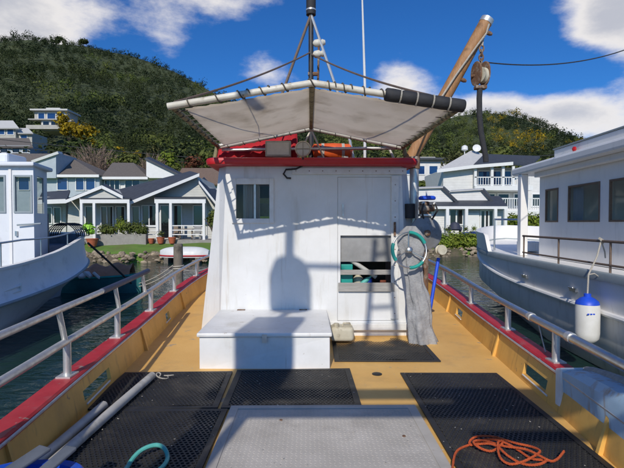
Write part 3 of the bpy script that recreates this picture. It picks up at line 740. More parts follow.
pot('flower_pot', 'terracotta pot with bare soil, rightmost of three on the terrace', 172, 30.0, 1.0, .26, .42, 'terracotta')
pot('red_pot', 'round red pot on the lawn under a lime green leafy plant', 92, 29.2, .86, .36, .5, 'terracotta')
leafbush('lime_plant', 'lime green plant with big leaves in the red pot', [(X(88.5, 29.2), 29.2, Z(227, 29.2)), (X(91, 29.2), 29.2, Z(231, 29.2))], [.34, .26], 60, .3, 'lime', 'plant')
# chairs and a table under the verandah
def vchair(label, px, Y, m_):
    x = X(px, Y); root = thing('garden_chair', label, 'chair', (x, Y, GZ), 'garden chairs under the verandah')
    MB().box(x - .24, x + .24, Y - .24, Y + .24, GZ + .40, GZ + .45).build('seat', m_, root)
    MB().box(x - .24, x + .24, Y + .22, Y + .27, GZ + .45, GZ + .95).build('backrest', m_, root)
    for a in (-.21, .21):
        for b_ in (-.21, .21): MB().box(x + a - .025, x + a + .025, Y + b_ - .025, Y + b_ + .025, GZ, GZ + .40).build('leg', m_, root)
vchair('brown garden chair under the right verandah, near its middle post', 176, 31.8, 'deck_timber')
vchair('pale garden chair under the right verandah, near its end post', 197, 31.6, 'grey_board')
tb = thing('garden_table', 'brown table under the right verandah between two chairs', 'table', (X(186, 31.8), 31.8, GZ))
x = X(186, 31.8); MB().box(x - .5, x + .5, 31.5, 32.1, GZ + .68, GZ + .73).build('table_top', 'deck_timber', tb)
for a in (-.42, .42): MB().box(x + a - .04, x + a + .04, 31.72, 31.88, GZ, GZ + .68).build('leg', 'deck_timber', tb)

# blue house with the tiled roof, behind
YB = 46
h = thing('blue_house', 'two storey pale blue house with brown tiled hip roofs and blue windows', 'house', (X(70, YB), YB, 2.0))
MB().box(X(-30, YB), X(100, YB), YB, YB + 8, 1.5, Z(175.5, YB)).build('wall', 'blue_wall', h)
MB().box(X(100.3, YB), X(146, YB), YB + .8, YB + 8, 1.5, Z(176.5, YB)).build('side_wall', 'weatherboard_white', h)
for (a, b_, c, d, ye, yr, e) in ((-32, 102, 0, 66, 175.5, 154, 0), (101, 148, 113, 134, 177, 163, .6)):
    mb = MB(); z0 = Z(ye, YB - .5); z1 = Z(yr, YB + 4)
    v = [(X(a, YB), YB - .5 + e, z0), (X(b_, YB), YB - .5 + e, z0), (X(b_, YB), YB + 8.5, z0), (X(a, YB), YB + 8.5, z0), (X(c, YB + 4), YB + 4, z1), (X(d, YB + 4), YB + 4, z1)]
    mb.add(v, [(0, 1, 5, 4), (1, 2, 5), (2, 3, 4, 5), (3, 0, 4), (0, 3, 2, 1)]); mb.build('roof', 'tile_roof', h)
    MB().box(X(a, YB), X(b_, YB), YB - .6 + e, YB - .51 + e, z0 - .2, z0 + .06).build('gutter', 'house_trim', h)
MB().prism([pt(34, 178, YB - .7), pt(56, 178, YB - .7), pt(56, 152.5, YB - .7), pt(34, 160, YB - .7)], (0, 4, 0)).build('dormer_wall', 'blue_wall', h)
mb = MB(); slab(mb, [pt(31, 160.5, YB - 1.0), pt(57.5, 151.3, YB - 1.0), pt(62, 152, YB + 4), pt(38, 160, YB + 4)], .25); mb.build('dormer_roof', 'house_trim', h)
MB().prism([pt(146.3, 178, YB + .5), pt(179, 178, YB + .5), pt(179, 175, YB + .5), pt(146.3, 158.5, YB + .5)], (0, 5, 0)).build('slanted_gable', 'house_trim', h)
mb = MB(); slab(mb, [pt(145.5, 157.6, YB + .3), pt(180.5, 174.6, YB + .3), pt(182, 173, YB + 6), pt(150, 157, YB + 6)], .2); mb.build('gable_roof', 'slate_roof', h)
for a, b_ in ((20, 30), (58.5, 68), (77, 84.5), (87, 95.5)):
    win(h, X(a, YB), X(b_, YB), Z(190, YB), Z(178.5, YB), YB, 'glass_blue')
win(h, X(106, YB + .8), X(120, YB + .8), Z(189, YB), Z(180, YB), YB + .8, 'glass_dark', mull=2)
win(h, X(126, YB + .8), X(140, YB + .8), Z(189, YB), Z(180, YB), YB + .8, 'glass_dark', mull=1)
# brown roofed house right of it
YC = 50
h = thing('brown_house', 'house with a brown roof partly hidden by the wheelhouse', 'house', (X(205, YC), YC, 2.2))
MB().box(X(178, YC), X(236, YC), YC, YC + 7, 1.5, Z(183, YC)).build('wall', 'weatherboard_grey', h)
mb = MB(); slab(mb, [pt(174, 184, YC - .5), pt(240, 184, YC - .5), pt(236, 168, YC + 4.2), pt(182, 168, YC + 4.2)]); mb.build('roof', 'brown_roof', h)
mb = MB(); slab(mb, [pt(182, 168, YC + 4.2), pt(236, 168, YC + 4.2), pt(240, 180, YC + 8), pt(174, 180, YC + 8)]); mb.build('roof', 'brown_roof', h)

# ---- houses on the hillside at the left
YH = 160
h = thing('hillside_house', 'big white flat roofed house high on the left hillside with long terrace', 'house', (X(55, YH), YH, land(X(55, YH), YH)))
zb = Z(131, YH)
for n_, (a, b_, c, d, m_) in enumerate(((36, 69, 112, 121, 'hill_house'), (45, 75, 121.3, 128, 'hill_house'))):
    MB().box(X(a, YH), X(b_, YH), YH - n_ * 1.5, YH + 7, Z(d, YH) - (1.5 if n_ else 0), Z(c, YH)).build('wall', m_, h)
MB().box(X(34, YH), X(71, YH), YH - 1.5, YH + 8, Z(112, YH), Z(110.5, YH)).build('roof', 'pale_roof', h)
MB().box(X(46, YH), X(60, YH), YH + 1, YH + 7, Z(110.5, YH), Z(107.8, YH)).build('roof_box', 'pale_roof', h)
MB().box(X(34, YH), X(72, YH), YH - 2.6, YH - .05, Z(122, YH), Z(121, YH)).build('balcony_floor', 'hill_house', h)
MB().box(X(33, YH), X(75, YH), YH - 3.2, YH - 1.55, Z(130, YH) - .5, Z(127.5, YH)).build('terrace', 'hill_house', h)
for a, b_ in ((40, 46), (49, 57), (60, 66)): win(h, X(a, YH), X(b_, YH), Z(120.3, YH), Z(114, YH), YH, 'glass_blue', .2)
for a, b_ in ((47, 53), (55, 62), (65, 72)): win(h, X(a, YH), X(b_, YH), Z(127.2, YH), Z(123, YH), YH - 1.5, 'glass_dark', .2)
YI = 118
h = thing('hillside_house', 'white house with pale gabled roof at the left edge of the hillside', 'house', (X(8, YI), YI, land(X(8, YI), YI)))
MB().box(X(-6, YI), X(17, YI), YI, YI + 8, Z(150, YI) - 4, Z(127.5, YI)).build('wall', 'hill_house', h)
MB().box(X(17.2, YI), X(31, YI), YI + 1, YI + 8, Z(150, YI) - 4, Z(132.5, YI)).build('side_wall', 'hill_house', h)
mb = MB(); slab(mb, [pt(-8, 128, YI - 1), pt(19, 128, YI - 1), pt(13, 120.5, YI + 4), pt(-3, 120.5, YI + 4)], .3); mb.build('roof', 'pale_roof', h)
mb = MB(); slab(mb, [pt(17.5, 133, YI), pt(33, 133, YI), pt(28, 128, YI + 4), pt(19, 128, YI + 4)], .3); mb.build('roof', 'pale_roof', h)
for a, b_, t, u in ((1, 6, 130, 135), (9, 15, 130, 135), (20, 26, 135, 139)): win(h, X(a, YI), X(b_, YI), Z(u, YI), Z(t, YI), YI + (1 if a > 17 else 0), 'glass_blue', .15)
YJ = 92
h = thing('hillside_house', 'low house with brown tiled roof below the white hillside house', 'house', (X(18, YJ), YJ, land(X(18, YJ), YJ)))
MB().box(X(-10, YJ), X(31, YJ), YJ, YJ + 7, Z(156, YJ) - 3, Z(146, YJ)).build('wall', 'blue_wall', h)
mb = MB(); slab(mb, [pt(-14, 147, YJ - .6), pt(33, 147, YJ - .6), pt(29, 138, YJ + 4), pt(-8, 138, YJ + 4)], .25); mb.build('roof', 'tile_roof', h)
for a, b_ in ((2, 9), (14, 21), (24, 29)): win(h, X(a, YJ), X(b_, YJ), Z(153, YJ), Z(148.5, YJ), YJ, 'glass_dark', .12)

# ---- houses at the right
YL = 38
h = thing('boat_house', 'low white house with dark roof and pale gables on the right shore', 'house', (X(460, YL), YL, 1.2))
MB().box(X(404, YL), X(506, YL), YL, YL + 7, .6, Z(207, YL)).build('wall', 'weatherboard_white', h)
mb = MB(); slab(mb, [pt(402, 206.5, YL - .7), pt(508, 206.5, YL - .7), pt(500, 196, YL + 3), pt(402, 196, YL + 3)]); mb.build('lean_to_roof', 'slate_roof', h)
for q, (a, b_, c, d) in enumerate((((404, 204), (414, 188), (443, 187), (458, 201)), ((440, 190), (450, 191), (483, 189), (497, 205)))):
    Yq = YL + .9 + q * .5
    MB().prism([pt(a[0], 207, Yq), pt(d[0] - 1, 206, Yq), pt(c[0], c[1] + 1, Yq), pt(b_[0], b_[1] + 1, Yq)], (0, 4, 0)).build('gable_wall', 'weatherboard_white', h)
    mb = MB(); slab(mb, [pt(c[0], c[1], Yq - .25), pt(d[0] + .5, d[1] + .5, Yq - .25), pt(d[0] + 1, d[1] - 1, Yq + 5), pt(c[0] + 1, c[1] - 1, Yq + 5)], .22); mb.build('gable_roof', 'slate_roof', h)
    mb = MB(); slab(mb, [pt(b_[0], b_[1], Yq - .25), pt(c[0], c[1], Yq - .25), pt(c[0] + 1, c[1] - 1, Yq + 5), pt(b_[0] + 1, b_[1] - 1, Yq + 5)], .08); mb.build('gable_roof', 'pale_roof', h)
MB().box(X(404, YL - .7), X(507, YL - .7), YL - .86, YL - .72, Z(209, YL - .7), Z(206.3, YL - .7)).build('fascia', 'house_trim', h)
for px in (417, 447, 466, 495, 505):
    x = X(px, YL - .75); MB().box(x - .12, x + .12, YL - .9, YL - .66, 1.1, Z(209, YL - .7)).build('post', 'house_trim', h)
for a, b_, t, u, mu in ((420, 431, 211, 232, 1), (450, 462, 210, 224, 1), (481, 492, 211, 234, 2)):
    win(h, X(a, YL), X(b_, YL), Z(u, YL), Z(t, YL), YL, mull=mu, bar=.12)
MB().box(X(467, YL - .1), X(479, YL - .1), YL - .14, YL - .005, 1.1, Z(213, YL)).build('door', 'house_trim', h)

YU = 50
h = thing('balcony_house', 'two storey white house with grey roof and corner balcony on the right shore', 'house', (X(480, YU), YU, 2.4))
zf0 = Z(189, YU)
MB().box(X(443, YU), X(472.5, YU), YU, YU + 8, 1.5, Z(169, YU)).build('wall', 'weatherboard_white', h)
MB().box(X(472.8, YU), X(565, YU), YU + 2.2, YU + 9, 1.5, Z(165, YU)).build('recessed_wall', 'weatherboard_white', h)
mb = MB(); slab(mb, [pt(437.5, 169.5, YU - .8), pt(473, 165, YU - .8), pt(484, 154, YU + 4), pt(471, 150.5, YU + 4)], .22); mb.build('pale_roof', 'pale_roof', h)
mb = MB(); slab(mb, [pt(473.2, 165, YU - .8), pt(512, 162, YU - .8), pt(530, 166, YU + 1.5), pt(540, 156, YU + 5), pt(484.2, 153.8, YU + 4)], .22); mb.build('roof', 'slate_roof', h)
mb = MB(); a, b_ = pt(437, 170, YU - .86), pt(473, 165.5, YU - .86); c = pt(513, 162.3, YU - .86)
for p, q in ((a, b_), (b_, c)):
    mb.hexa([p + Vector((0, -.06, -.3)), q + Vector((0, -.06, -.3)), q + Vector((0, .04, -.3)), p + Vector((0, .04, -.3)), p + Vector((0, -.06, .05)), q + Vector((0, -.06, .05)), q + Vector((0, .04, .05)), p + Vector((0, .04, .05))])
mb.build('fascia', 'house_trim', h)
MB().box(X(472.8, YU), X(530, YU), YU - .6, YU + 2.15, Z(190.5, YU), Z(186, YU)).build('balcony_floor', 'house_trim', h)
for px in (473.5, 490, 501, 511):
    x = X(px, YU); MB().box(x - .14, x + .14, YU - .5, YU - .22, Z(186, YU), Z(166.5, YU)).build('post', 'house_trim', h)
def balustrade(a, b_, y, z0, z1, step, name='balustrade'):
    mb = MB(); xa, xb = X(a, y), X(b_, y)
    mb.box(xa, xb, y - .05, y + .05, z1 - .1, z1).box(xa, xb, y - .04, y + .04, z0, z0 + .08)
    for xx in arange(xa + .1, xb - .1, step): mb.box(xx - .03, xx + .03, y - .03, y + .03, z0 + .08, z1 - .1)
    mb.build(name, 'house_trim', h)
balustrade(474, 530, YU - .45, Z(186, YU) + .05, Z(177, YU), .28)
balustrade(495, 565, YU - 2.2, Z(211, YU), Z(199, YU), .24)
MB().box(X(494, YU), X(566, YU), YU - 2.5, YU + 2.1, 1.5, Z(211, YU) - .03).build('lower_deck', 'house_trim', h)
for a, b_ in ((478, 489), (492, 500), (503, 510)): win(h, X(a, YU + 2.2), X(b_, YU + 2.2), Z(184, YU), Z(169, YU), YU + 2.2, 'glass_blue', .14)
for a, b_ in ((476, 484), (489, 494), (498, 508), (514, 524), (532, 542)): win(h, X(a, YU + 2.2), X(b_, YU + 2.2), Z(205, YU), Z(193, YU), YU + 2.2, 'glass_dark', .14)
x = X(464, YU + 3); MB().lathe([(.05, 0), (.05, .35), (.38, .5), (.34, .9), (.1, 1.05)], (x, YU + 3, Z(154, YU + 3)), n=12).build('roof_vent', 'house_trim', h, smooth=True)
x = X(475, YU + 3.5); c = Vector((x, YU + 3.2, Z(148, YU + 3)))
MB().lathe([(.05, -.12), (.3, -.02), (.46, .12), (.47, .14), (.3, .05), (.05, -.02)], c, (-.2, -1, .35), 16).tube([c + Vector((0, .1, 0)), (x, YU + 3.5, Z(154, YU + 3))], .05, 6).build('satellite_dish', 'house_trim', h, smooth=True)

YF = 75
h = thing('flat_roof_house', 'far white flat roofed building behind the canopy corner', 'house', (X(430, YF), YF, land(X(430, YF), YF)))
MB().box(X(400, YF), X(446, YF), YF, YF + 8, 3, Z(160, YF)).build('wall', 'weatherboard_white', h)
MB().box(X(397, YF), X(449, YF), YF - .8, YF + 9, Z(160, YF), Z(158, YF)).build('roof', 'slate_roof', h)
MB().box(X(418, YF), X(440, YF), YF + 3, YF + 8, Z(158, YF), Z(154, YF)).build('upper_storey', 'pale_roof', h)
for a, b_ in ((405, 411), (418, 424), (429, 437)): win(h, X(a, YF), X(b_, YF), Z(174, YF), Z(166, YF), YF, 'glass_blue', .16)

def hedge(name, label, a, b_, Y, y_bot, y_top, depth, leaf, n, size):
    xa, xb = X(a, Y), X(b_, Y); z0, z1 = Z(y_bot, Y), Z(y_top, Y)
    root = thing(name, label, 'hedge', ((xa + xb) / 2, Y, z0)); cs = []; rs = []
    r = (z1 - z0) * .5
    for xx in arange(xa + r * .6, xb - r * .6, r * .55):
        cs.append((xx, Y + rnd.uniform(-.4, .4) * depth, (z0 + z1) / 2 + rnd.uniform(-.2, .2) * r)); rs.append(r * rnd.uniform(.85, 1.15))
    link('foliage', leaf_mesh('foliage', cs, rs, max(20, n // len(cs)), size, leaf, .95, .3), None, root)
    mb = MB()
    for c in cs: mb.tube([(c[0], c[1], z0 - .2), (c[0] + rnd.uniform(-.2, .2), c[1], c[2])], [.05, .02], 4)
    mb.build('stem', 'bark', root, fix=False)
hedge('hedge', 'bright green hedge hanging over the right bank by the water', 430, 484, 32.9, 251, 232, .7, 'leaf_bright', 7500, .16)
hedge('hedge', 'dark green hedge above the dark roof in front of the far white building', 414, 446, 58, 189, 180, .6, 'leaf_mid', 2600, .3)
hedge('hedge', 'sunlit hedge below the white deck seen under the right boat roof', 505, 560, 40, 232, 210, .6, 'leaf_bright', 3200, .25)
hedge('hedge', 'green shrubs at the left end of the lawn behind the left boat', 40, 78, 29.5, 244, 234, .5, 'leaf_mid', 1500, .18)
# pots and a covered barbecue on the right terrace
MB().box(X(404, 37), X(507, 37), 34.6, 37.9, .7, 1.12).build('terrace', 'paving', kind='structure')
pot('flower_pot', 'blue pot with low plant on the right terrace, left of two', 466, 36, 1.12, .3, .5, 'pot_blue', 'leaf_mid')
pot('flower_pot', 'blue pot with tall plant on the right terrace beside the door', 474, 36.2, 1.12, .32, .55, 'pot_blue', 'leaf_bright')
pot('flower_pot', 'pale pot with greenery in front of the dark barbecue', 447, 36, 1.12, .34, .45, 'pvc_pipe', 'leaf_mid')
x = X(455, 36.3); bq = thing('barbecue', 'dark covered barbecue on the right terrace', 'barbecue', (x, 36.3, 1.12))
MB().box(x - .5, x + .5, 36, 36.6, 1.75, 2.05).build('body', 'navy_cover', bq, bevel=.06)
MB().lathe([(.5, -.3), (.46, -.29), (.42, .0), (.3, .2), (.0, .3)], (x, 36.3, 2.15), n=14).build('hood', 'navy_cover', bq, smooth=True)
for a in (-.42, .42): MB().box(x + a - .04, x + a + .04, 36.1, 36.5, 1.12, 1.75).build('leg', 'navy_cover', bq)

# power lines
def power_wire(label, a, b_, drop, r): MB().tube(sag(a, b_, drop, 24), r, 5).build('power_line', 'rope_dark', label=label, cat='power line', group='power lines', fix=False)
power_wire('upper power line crossing the slope left of the canopy', pt(-60, 133, 70), pt(330, 168, 64), .3, .055)
power_wire('lower power line crossing the slope left of the canopy', pt(-60, 140, 70), pt(330, 172, 64), .3, .04)
power_wire('power line above the balcony house roof', pt(380, 163, 62), pt(640, 147, 62), .4, .055)
# ================================================================== THE BOAT WE STAND ON
BX = .12
DECK = .85
hw = smoothcurve([(-2.6, 1.45), (-1, 1.60), (1, 1.76), (2.6, 1.89), (3.5, 1.98), (4.75, 2.09), (6, 2.18), (7.3, 2.25), (8.5, 2.24), (9.5, 2.13), (11, 1.75), (12.3, 1.05), (13.2, .12)])
sh = smoothcurve([(-3, 0), (4, 0), (5.9, .03), (7.5, .11), (9.5, .24), (11, .38), (13.3, .65)])
def dk(y): return DECK + sh(y)
BH = .28
boat = thing('fishing_boat', 'fishing boat with white wheelhouse, ochre deck and red gunwales', 'boat', (BX, 5.5, 0))
ST = arange(-2.6, 13.2, .1)
# deck
mb = MB()
for y in ST: mb.v += [(BX - hw(y) + .10, y, dk(y)), (BX + hw(y) - .10, y, dk(y))]
mb.f = [(2 * i, 2 * i + 1, 2 * i + 3, 2 * i + 2) for i in range(len(ST) - 1)]
mb.build('deck', 'deck_paint', boat, smooth=True)
SLOTS = {-1: [(3.62, 4.15), (6.35, 6.6)], 1: [(3.75, 4.28), (6.5, 6.8)]}
for s in (-1, 1):
    mb = MB(); levels = (-.02, .06, .165, BH)
    def inner(y, k): return (BX + s * (hw(y) - .125 + .06 * max(0, levels[k]) / BH), y, dk(y) + levels[k])
    def outer(y, k): return (BX + s * (hw(y) - .085 + .04 * max(0, levels[k]) / BH), y, dk(y) + levels[k])
    for y0, y1 in zip(ST, ST[1:]):
        ym = (y0 + y1) / 2
        for k in range(3):
            if k == 1 and any(a < ym < b_ for a, b_ in SLOTS[s]):
                mb.add([inner(y0, 1), inner(y1, 1), outer(y1, 1), outer(y0, 1)], [(0, 1, 2, 3)])
                mb.add([inner(y0, 2), inner(y1, 2), outer(y1, 2), outer(y0, 2)], [(0, 1, 2, 3)]); continue
            mb.add([inner(y0, k), inner(y1, k), inner(y1, k + 1), inner(y0, k + 1)], [(0, 1, 2, 3)])
            mb.add([outer(y0, k), outer(y1, k), outer(y1, k + 1), outer(y0, k + 1)], [(0, 1, 2, 3)])
    for a, b_ in SLOTS[s]:
        for yy in (a, b_):
            yy = min(ST, key=lambda q: abs(q - yy))
            mb.add([inner(yy, 1), outer(yy, 1), outer(yy, 2), inner(yy, 2)], [(0, 1, 2, 3)])
    bw = mb.build('bulwark', 'bulwark_paint', boat, fix=False)
    for a, b_ in SLOTS[s]:                                  # worn pale lip round each freeing port
        lip = MB(); pts = []
        for y in arange(a, b_, .08): pts.append(Vector(inner(y, 1)) + Vector((-s * .004, 0, -.004)))
        lip.tube(pts, .008, 5); lip.build('scupper_lip', 'trim_white', bw, fix=False)
    for y in ((2.55, 5.3, 7.4) if s < 0 else (2.9, 5.05, 7.2)):   # frames welded inside the bulwark
        p = Vector(inner(y, 0)); q = Vector(inner(y, 3))
        MB().hexa([p + Vector((-s * .035, -.014, .02)), p + Vector((0, -.014, .02)), p + Vector((0, .014, .02)), p + Vector((-s * .035, .014, .02)),
                   q + Vector((-s * .02, -.014, -.01)), q + Vector((0, -.014, -.01)), q + Vector((0, .014, -.01)), q + Vector((-s * .02, .014, -.01))]).build('frame_rib', 'bulwark_paint', bw)
    mb = MB(); rings = []
    for y in ST:
        z = dk(y) + BH; c = BX + s * hw(y)
        rings.append([(c - s * .085, y, z - .015), (c - s * .085, y, z + .022), (c - s * .07, y, z + .035), (c + s * .07, y, z + .035), (c + s * .085, y, z + .022), (c + s * .085, y, z - .015)])
    mb.loft(rings, close=True, caps=True)
    gw = mb.build('gunwale_cap', 'red_paint', boat, smooth=True)
    mb = MB()                                                # rubbed grey inner edge of the cap
    mb.tube([(BX + s * (hw(y) - .088), y, dk(y) + BH + .006) for y in ST[::2]], .011, 6); mb.build('wear_strip', 'galvanised', gw, smooth=True, fix=False)
    # hull outside
    mb = MB(); rings = []
    for y in ST[::3] + [13.2]:
        w = hw(y); z = dk(y); taper = max(.1, 1 - max(0, (y - 8)) / 7)
        rings.append([(BX + s * (w - .075), y, z + .055), (BX + s * (w - .07), y, z - .02), (BX + s * (w * (.97 * taper ** .25)), y, z * .45), (BX + s * w * .86 * taper ** .6, y, -.02), (BX + s * w * .5 * taper, y, -.5)])
    mb.loft(rings); mb.build('hull_side', 'hull_blue', boat, smooth=True, fix=False)
MB().box(BX - 1.36, BX + 1.36, -2.66, -2.6, -.3, DECK + BH).build('transom', 'hull_blue', boat)

# guard rails
def cap(y, s): return Vector((BX + s * hw(y), y, dk(y) + BH + .035))
LP = [1.25, 2.35, 3.53, 4.72, 6.0, 7.3, 8.7, 10.2]; RP = [1.3, 2.6, 3.85, 5.0, 6.4, 7.84, 9.2, 10.6]
def post(parent, base, top, r, m_='galvanised', plate=True):
    mb = MB(); mb.tube([base, top], r, 10)
    if plate: mb.box(base.x - .055, base.x + .055, base.y - .07, base.y + .07, base.z - .002, base.z + .012)
    return mb.build('stanchion', m_, parent, smooth=True)
for s, posts, name in ((-1, LP, 'guard_rail'), (1, RP, 'guard_rail')):
    r = .028 if s < 0 else .036
    H = .27
    rail = MB(); rail.tube([cap(y, s) + Vector((0, 0, H)) for y in arange(.4, 11.5, .25)], r, 10)
    ro = rail.build(name, 'galvanised' if s < 0 else 'steel', boat, smooth=True, fix=False)
    for y in posts:
        b_ = cap(y, s); post(ro, b_, b_ + Vector((0, 0, H)), .03 if s < 0 else .032)
    if s < 0:
        up = MB(); pts = [cap(y, s) + Vector((-.02, 0, .53)) for y in arange(.4, 4.35, .25)]; up.tube(pts, .026, 10)
        uo = up.build('upper_rail', 'galvanised', boat, smooth=True, fix=False)
        up = MB(); pts = [cap(y, s) + Vector((-.02, 0, .53)) for y in arange(4.35, 5.95, .2)]; up.tube(pts, .031, 10)
        up.build('tape_sleeve', 'blue_tape', uo, smooth=True, fix=False)
        for y in (1.25, 2.45, 3.5, 4.78, 5.75):
            b_ = cap(y, s) + Vector((0, 0, H)); post(uo, b_, cap(y - .06, s) + Vector((-.02, 0, .53)), .022, plate=False)
    else:
        for y in (4.38, 3.6):
            MB().tube([cap(y - .035, s) + Vector((0, 0, H)), cap(y + .035, s) + Vector((0, 0, H))], .043, 12).build('rail_joint', 'galvanised', ro, smooth=True)
# thin white lashing hanging on the right rail
MB().tube([cap(4.3, 1) + Vector((.03, 0, .25)), cap(4.25, 1) + Vector((.05, 0, .1)), cap(4.12, 1) + Vector((.03, 0, .0))], .006, 5).build('lashing_line', 'rope_white', label='thin white cord hanging from the right guard rail', cat='cord')

# ------------------------------------------------------------------ wheelhouse
WX, WY = .08, 5.9
zb, zt = DECK + sh(5.9) - .02, 3.08
wall = MB()
xl, xr = WX - 1.12, WX + 1.14                              # the flat aft face between its leaning corners
wn0 = (X(236.5, WY), X(269.5, WY), Z(218.5, WY), Z(184.5, WY))     # window opening
dr0 = (X(337.5, WY), X(395.5, WY), Z(321, WY), Z(177, WY))         # doorway
T = .05
bx_ = sorted({xl, wn0[0], wn0[1], dr0[0], dr0[1], xr}); bz_ = sorted({zb, wn0[2], wn0[3], dr0[2], dr0[3], zt})
for a, b_ in zip(bx_, bx_[1:]):
    for c, d in zip(bz_, bz_[1:]):
        xm, zm = (a + b_) / 2, (c + d) / 2
        if any(q[0] < xm < q[1] and q[2] < zm < q[3] for q in (wn0, dr0)): continue
        wall.box(a, b_, WY, WY + T, c, d)
wh = wall.build('wheelhouse', 'white_paint', boat)
for s in (-1, 1):
    e = xl if s < 0 else xr
    b1, b2 = e + s * .10, WX + s * 1.51; t2 = WX + s * 1.25
    MB().add([(e, WY, zb), (b1, WY, zb), (e, WY, zt), (e, WY + T, zb), (b1, WY + T, zb), (e, WY + T, zt)], [(0, 1, 2), (3, 5, 4), (0, 3, 4, 1), (1, 4, 5, 2), (0, 2, 5, 3)]).build('corner_panel', 'white_paint', wh)
    MB().hexa([(b1, WY + .001, zb), (b2, WY + .22, zb), (b2 - s * .05, WY + .27, zb), (b1 - s * .05, WY + .05, zb), (e + s * .002, WY + .001, zt), (t2, WY + .2, zt), (t2 - s * .05, WY + .25, zt), (e - s * .04, WY + .05, zt)]).build('corner_board', 'white_paint', wh)
    MB().hexa([(b2, WY + .225, zb), (b2, 9.2, zb), (b2 - s * .05, 9.2, zb), (b2 - s * .05, WY + .225, zb), (t2, WY + .205, zt), (t2, 9.2, zt), (t2 - s * .05, 9.2, zt), (t2 - s * .05, WY + .205, zt)]).build('side_wall', 'white_paint', wh)
mb = MB(); fw_ = [(-1.1, -.5), (-.4, .3), (.4, 1.1)]; cuts = sorted({-1.24, 1.24, *[q for w in fw_ for q in w]})
for a, b_ in zip(cuts, cuts[1:]):
    if (a, b_) in fw_: mb.box(WX + a, WX + b_, 9.2, 9.25, zb, 2.25).box(WX + a, WX + b_, 9.2, 9.25, 2.85, zt)
    else: mb.box(WX + a, WX + b_, 9.2, 9.25, zb, zt)
mb.build('front_wall', 'white_paint', wh)
for a, b_ in fw_: MB().box(WX + a, WX + b_, 9.22, 9.226, 2.25, 2.85).build('front_pane', 'glass_clear', wh)
# roof with its red rim
mb = MB(); x0, x1, y0, y1 = WX - 1.36, WX + 1.335, 5.74, 9.4
def rr(z, g, rad=.12):
    pts = []
    for cx, cy, a0 in ((x1 - rad, y1 - rad, 0), (x0 + rad, y1 - rad, 90), (x0 + rad, y0 + rad, 180), (x1 - rad, y0 + rad, 270)):
        for k in range(5):
            a = R(a0 + k * 22.5); pts.append((cx + math.cos(a) * (rad + g), cy + math.sin(a) * (rad + g), z))
    return pts
mb.loft([rr(zt + .002, -.03), rr(zt + .012, 0), rr(zt + .055, .012), rr(zt + .085, 0), rr(zt + .1, -.05)], close=True, caps=True)
mb.build('roof', 'red_rim', wh, smooth=True)
# sliding door rail and trim boards
MB().box(X(292, WY), X(406, WY), WY - .03, WY - .002, Z(174.5, WY), Z(168, WY)).build('door_track', 'trim_white', wh, bevel=.006)
MB().box(X(330, WY), X(410, WY), WY - .07, WY - .002, Z(329.5, WY), Z(322.5, WY)).build('door_sill', 'trim_white', wh, bevel=.01)
MB().box(xr - .13, xr - .03, WY - .022, WY - .002, Z(319, WY), Z(175.5, WY)).build('door_jamb', 'trim_white', wh, bevel=.006)
# door: a slab with a hatch opening in it
do = (X(340.5, WY), X(392, WY), Z(291.5, WY), Z(235.5, WY))
d0, d1, d2, d3 = dr0[0] + .004, dr0[1] - .004, dr0[2] + .006, dr0[3] - .004
mb = MB(); ya, yb = WY + .004, WY + .044
for a, b_, c, d in ((d0, d1, do[3], d3), (d0, d1, d2, do[2]), (d0, do[0], do[2], do[3]), (do[1], d1, do[2], do[3])): mb.box(a, b_, ya, yb, c, d)
door = mb.build('door', 'white_paint', wh)
MB().box(do[0] + .002, do[1] - .002, WY + .055, WY + .065, Z(262, WY), do[3] + .03).build('hatch_board', 'grey_board', door)
for c, d, y in ((274.8, 269.8, .012), (291.3, 282.5, -.012)):
    MB().box(do[0] + (.002 if y > 0 else -.03), do[1] - (.002 if y > 0 else -.03), WY + y - .025, WY + y, Z(c, WY), Z(d, WY)).build('slat', 'weathered_slat', door, bevel=.005)
mb = MB(); cx = X(394.3, WY)
mb.box(cx - .013, cx + .013, WY - .05, WY - .023, Z(236, WY), Z(222, WY)); mb.build('door_latch', 'rusty', door, bevel=.004)
mb = MB()                                                # screw heads along the trims
for a in arange(X(296, WY), X(402, WY), .17): mb.lathe([(.007, 0), (.007, .003), (.003, .0045)], (a, WY - .03, Z(171.2, WY)), (0, -1, 0), 8)
for zz in arange(dr0[2] + .1, dr0[3] - .1, .22): mb.lathe([(.007, 0), (.007, .003), (.003, .0045)], (xr - .08, WY - .022, zz), (0, -1, 0), 8)
mb.build('screw_heads', 'rusty', wh, kind='stuff')
mb = MB(); mb.box(X(342, WY), X(343.6, WY), WY - .035, WY - .018, Z(216, WY), Z(204, WY)); mb.box(X(342, WY), X(343.6, WY), WY - .018, WY + .004, Z(206, WY), Z(204, WY)); mb.box(X(342, WY), X(343.6, WY), WY - .018, WY + .004, Z(216, WY), Z(214, WY))
mb.build('door_handle', 'galvanised', door)
# window with its frame
fw = MB(); a, b_, c, d = X(232, WY), X(274, WY), Z(223.3, WY), Z(178.3, WY); y0, y1 = WY - .028, WY + .03
fw.box(a, wn0[0], y0, y1, c, d).box(wn0[1], b_, y0, y1, c, d).box(wn0[0], wn0[1], y0, y1, wn0[3], d).box(wn0[0], wn0[1], y0, y1, c, wn0[2])
wf = fw.build('window_frame', 'trim_white', wh, bevel=.006)
MB().box(wn0[0], wn0[1], WY - .004, WY + .002, wn0[2], wn0[3]).build('window_pane', 'glass_clear', wh)
MB().box(X(254, WY), X(256, WY), WY - .012, WY - .005, wn0[2], wn0[3]).build('window_mullion', 'galvanised', wh)
mb = MB(); rings = []
for i in range(24):
    xx = wn0[0] + .08 + .22 * i / 23; yy = WY + .045 + .012 * math.sin(i * 1.9); rings.append([(xx, yy, wn0[2] - .1), (xx, yy, wn0[3] + .1)])
mb.loft(rings); mb.build('curtain', 'curtain', wh, smooth='full', fix=False)
